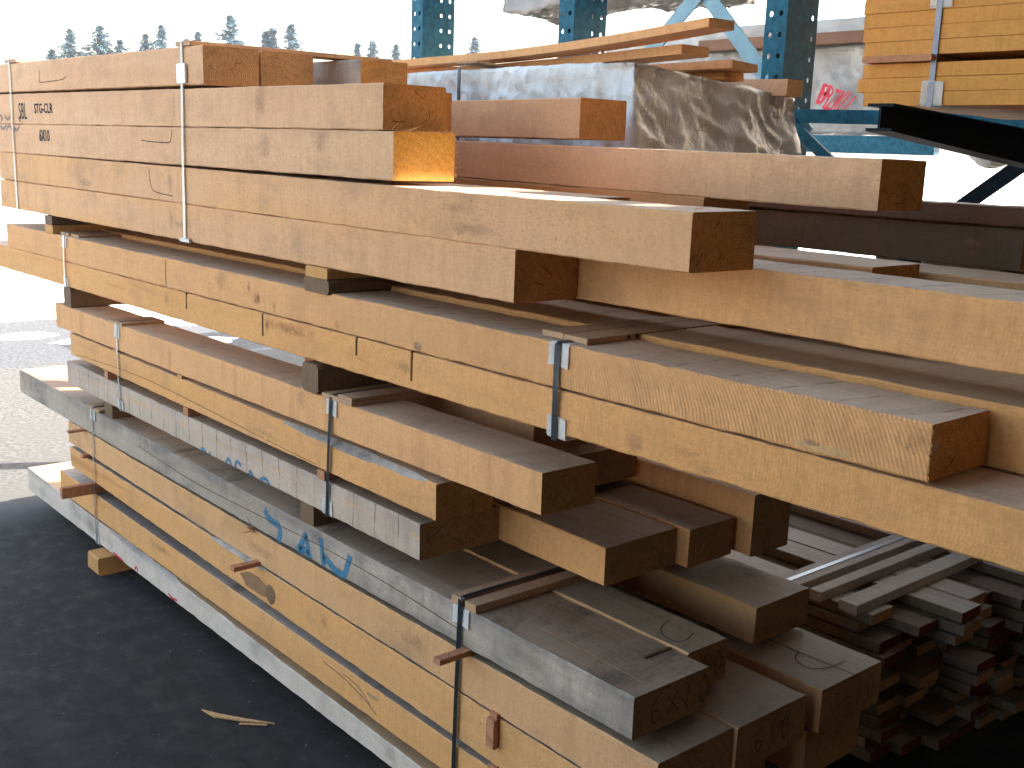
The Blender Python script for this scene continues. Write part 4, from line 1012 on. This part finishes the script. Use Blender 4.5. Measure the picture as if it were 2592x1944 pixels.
# crumpled corner hanging under the beam
bm = bmesh.new(); bmesh.ops.create_icosphere(bm, subdivisions=4, radius=1)
for v in bm.verts:
    p = v.co.copy(); k = 1 + .28 * noise.noise(p * 2.2) + .16 * (1 - 2 * abs(noise.noise(p * 5)))
    v.co = Vector((p.x * .20 * k, p.y * .12 * k, p.z * .13 * k))
tag(mesh('wrap_scrap', bm, M['tarpw'], loc=(-4.785, 7.578, 2.423), smooth=True), 'crumpled end of white wrap drooping below the black arm', 'wrapping')
# strap on grey bundle
t = empty('steel_strap', (-4.35, 1.3, 2.5)); tag(t, 'dark strap over the front of the silvery wrapped bundle', 'strap', 'steel straps round the bundles')
bm = bmesh.new(); box(bm, (0, -.012, -.2), (.022, -.009, .170)); mesh('band', bm, M['steel_dk'], t)
bm = bmesh.new(); box(bm, (-4.366, 1.292, 2.46), (-4.286, 1.297, 2.545), 0, .002)
tag(mesh('edge_protector', bm, M['plastic']), 'white protector beside the strap on the silvery wrapped bundle', 'edge protector', 'white plastic edge protectors')
cross('strap_lath', 'short plywood piece under the strap on the silvery bundle', -4.40, .15, 1.32, 2.3, 2.690, 2.700, M['lath'], 'lath', 'laths under the steel straps', .0015, -.05)

# boards on top of the wrapped bundle
def bent(name, label, pts, y0, y1, th, m, tw=0.0):
    """board following (x,z) points of its underside"""
    bm = bmesh.new(); rows = []; x0 = pts[0][0]; z0 = pts[0][1]
    P = []
    for i in range(len(pts) - 1):
        for j in range(8):
            t_ = j / 8; P.append((pts[i][0] + (pts[i + 1][0] - pts[i][0]) * t_, pts[i][1] + (pts[i + 1][1] - pts[i][1]) * t_))
    P.append(pts[-1])
    # smooth
    for _ in range(6): P = [P[0]] + [((P[k - 1][0] + P[k][0] * 2 + P[k + 1][0]) / 4, (P[k - 1][1] + P[k][1] * 2 + P[k + 1][1]) / 4) for k in range(1, len(P) - 1)] + [P[-1]]
    yy = y0
    for i, (x, z) in enumerate(P):
        u = i / (len(P) - 1); dz = tw * u
        rows.append([bm.verts.new((x - x0, 0, z - z0)), bm.verts.new((x - x0, y1 - y0, z - z0 + dz)), bm.verts.new((x - x0, y1 - y0, z - z0 + th + dz)), bm.verts.new((x - x0, 0, z - z0 + th))])
    for a, b in zip(rows, rows[1:]):
        for k in range(4):
            f = bm.faces.new((a[k], a[(k + 1) % 4], b[(k + 1) % 4], b[k]))
    f = bm.faces.new(rows[0]); f.material_index = 1; f = bm.faces.new(rows[-1]); f.material_index = 1
    bmesh.ops.bevel(bm, geom=[e for e in bm.edges if len(e.link_faces) == 2 and e.calc_face_angle(0) > 1], offset=.002, segments=1, affect='EDGES')
    return tag(mesh(name, bm, (m, M['end_or']), loc=(x0, y0, z0)), label, 'board', 'loose boards on the silvery bundle')
bent('loose_board', 'long board bending upward to the right, topmost on the silvery bundle', [(-5.6, 2.71), (-5.0, 2.715), (-4.3, 2.722), (-3.8, 2.742), (-3.4, 2.766), (-3.0, 2.797)], 1.50, 1.66, .036, M['side_org'])
bent('loose_board', 'shorter board below the bent one on the silvery bundle', [(-5.5, 2.668), (-4.5, 2.672), (-3.9, 2.687), (-3.24, 2.712)], 1.62, 1.80, .040, M['side_org'])
bent('loose_board', 'small board with its end by the right post, on the silvery bundle', [(-5.2, 2.662), (-3.9, 2.668), (-3.19, 2.674)], 1.90, 2.08, .034, M['side_org'], -.01)
bent('loose_board', 'pale board stub with a dark check mark, against the right post', [(-4.2, 2.59), (-3.7, 2.585), (-3.17, 2.575)], 2.28, 2.40, .075, M['side_pink'])
block('wood_offcut', 'glowing orange offcut under the small board on the silvery bundle', (-3.52, 1.96, 2.628), (-3.28, 2.10, 2.664), M['board_or'], 'offcut')

# brown beams behind the timbers at right
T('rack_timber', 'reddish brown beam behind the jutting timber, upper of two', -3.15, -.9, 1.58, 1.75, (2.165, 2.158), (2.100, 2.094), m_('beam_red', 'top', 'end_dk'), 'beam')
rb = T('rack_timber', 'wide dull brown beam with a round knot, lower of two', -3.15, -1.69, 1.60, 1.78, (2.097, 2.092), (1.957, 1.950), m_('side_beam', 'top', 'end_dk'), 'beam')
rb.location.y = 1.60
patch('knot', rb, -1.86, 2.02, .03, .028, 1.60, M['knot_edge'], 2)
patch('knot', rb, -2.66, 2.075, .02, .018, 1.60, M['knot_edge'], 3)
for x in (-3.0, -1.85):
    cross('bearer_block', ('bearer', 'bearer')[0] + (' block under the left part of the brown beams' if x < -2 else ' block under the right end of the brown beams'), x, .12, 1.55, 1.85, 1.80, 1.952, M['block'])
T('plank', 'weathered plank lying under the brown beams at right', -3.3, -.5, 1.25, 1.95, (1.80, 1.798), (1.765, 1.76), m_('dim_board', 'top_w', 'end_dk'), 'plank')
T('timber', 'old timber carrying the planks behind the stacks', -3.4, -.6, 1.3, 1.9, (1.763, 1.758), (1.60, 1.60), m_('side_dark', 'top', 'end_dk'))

# dark stack of thin boards, lower right
rnd = random.Random(11)
ORD = ['first', 'second', 'third', 'fourth', 'fifth', 'sixth', 'seventh', 'eighth', 'ninth', 'tenth', 'eleventh', 'twelfth']
lay = 12; zt = .705; bw = .135
k = 0
for L in range(lay):
    z1 = zt - L * .0475; z0 = z1 - .040
    for j in range(9):
        y = 1.36 + j * .142
        if L == 0 and j in (1, 4, 5): continue
        xe = -1.93 + j * .035 + rnd.uniform(-.09, .12) + (0 if L else (.0 if j else -.02))
        if L > 1: xe = -1.98 + j * .035 + rnd.uniform(-.05, .14)
        red = rnd.random() < .55
        em = M['redend'] if red else M['end_dk']
        if L > 1 and j > 1 and xe < -1.6: pass
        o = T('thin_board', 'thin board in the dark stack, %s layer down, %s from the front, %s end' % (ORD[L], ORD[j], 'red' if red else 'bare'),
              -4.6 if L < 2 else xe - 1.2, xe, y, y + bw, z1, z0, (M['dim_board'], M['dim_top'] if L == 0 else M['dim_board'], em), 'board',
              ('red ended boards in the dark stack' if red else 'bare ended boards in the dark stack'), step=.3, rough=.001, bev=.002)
for i, (x, w) in enumerate(((-2.02, .075), (-2.145, .05), (-2.29, .10))):
    cross('cross_stick', ('near grey stick lying across the dark stack, rightmost', 'middle grey stick lying across the dark stack', 'wide grey stick under the shiny strap on the dark stack')[i], x - .03, w, 1.30, 2.62, .7065, .745, M['dim_top'], 'stick', 'sticks across the dark stack', .002)
t = empty('steel_strap', (-2.29, 1.30, .747)); tag(t, 'shiny blue-white strap across the dark stack', 'strap', 'steel straps round the bundles')
bm = bmesh.new(); box(bm, (0.01, 0, 0), (.03, 1.32, .0012)); mesh('band', bm, M['steel'], t)
for x in (-2.4, -3.8):
    cross('ground_block', 'hidden block carrying the dark stack, ' + ('right' if x > -3 else 'left'), x, .1, 1.36, 2.6, .002, .139, M['block'])

for i_, (z0_, z1_) in enumerate(((.10, .52), (.56, .98), (1.02, 1.44), (1.48, 1.86))):  # pile added to cut the light coming from behind the thin boards
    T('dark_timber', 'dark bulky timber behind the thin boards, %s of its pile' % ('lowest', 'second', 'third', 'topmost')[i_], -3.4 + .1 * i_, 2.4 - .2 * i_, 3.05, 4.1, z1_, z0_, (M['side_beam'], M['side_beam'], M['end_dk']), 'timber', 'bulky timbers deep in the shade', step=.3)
# ground litter
bm = bmesh.new()
def shard(pts, th):
    a = [bm.verts.new((x, y, .003)) for x, y in pts]; b = [bm.verts.new((x, y, .003 + th)) for x, y in pts]
    bm.faces.new(a); bm.faces.new(b)
    for i in range(len(pts)): bm.faces.new((a[i], a[(i + 1) % len(pts)], b[(i + 1) % len(pts)], b[i]))
shard([(-3.945, -.276), (-3.87, -.235), (-3.78, -.175), (-3.667, -.094), (-3.76, -.185), (-3.86, -.262)], .006)
tag(mesh('wood_splinter', bm, M['sliver']), 'long pointed wood splinter lying on the dark asphalt', 'splinter')
bm = bmesh.new(); shard([(-3.755, -.200), (-3.68, -.118), (-3.676, -.126), (-3.75, -.21)], .004)
tag(mesh('wood_splinter', bm, M['sliver']), 'small reddish splinter beside the long one on the asphalt', 'splinter')
bm = bmesh.new()
for _ in range(420):
    x = rnd.uniform(-7.5, -2.5); y = rnd.uniform(-1.9, .4); s = rnd.choice((.003, .004, .006, .010)); a = rnd.uniform(0, 6)
    p = Vector((x, y, .005)); d = Vector((cos(a), sin(a), rnd.uniform(0, .2))) * s; e = Vector((-sin(a), cos(a), 0)) * s * .35
    bm.faces.new([bm.verts.new(p - d), bm.verts.new(p + e), bm.verts.new(p + d), bm.verts.new(p - e)])
tag(mesh('wood_chips', bm, plain('chip', (.16, .125, .09), .8)), 'tiny wood chips scattered on the asphalt', 'debris', None, 'stuff')

# ================================================================ HAZE
def hazemat():
    m = bpy.data.materials.new('thin_haze'); m.use_nodes = True; t = m.node_tree; t.nodes.clear()
    o = t.nodes.new('ShaderNodeOutputMaterial'); v = t.nodes.new('ShaderNodeVolumePrincipled')
    v.inputs['Color'].default_value = (.9, .93, 1, 1); v.inputs['Density'].default_value = .0004; v.inputs['Anisotropy'].default_value = .35
    t.links.new(v.outputs[0], o.inputs['Volume']); return m
bm = bmesh.new(); box(bm, (-920, -920, -1), (920, 920, 22)); tag(mesh('haze', bm, hazemat()), 'bright winter haze over the yard', None, None, 'stuff')  # volume added to lighten the far trees like glare
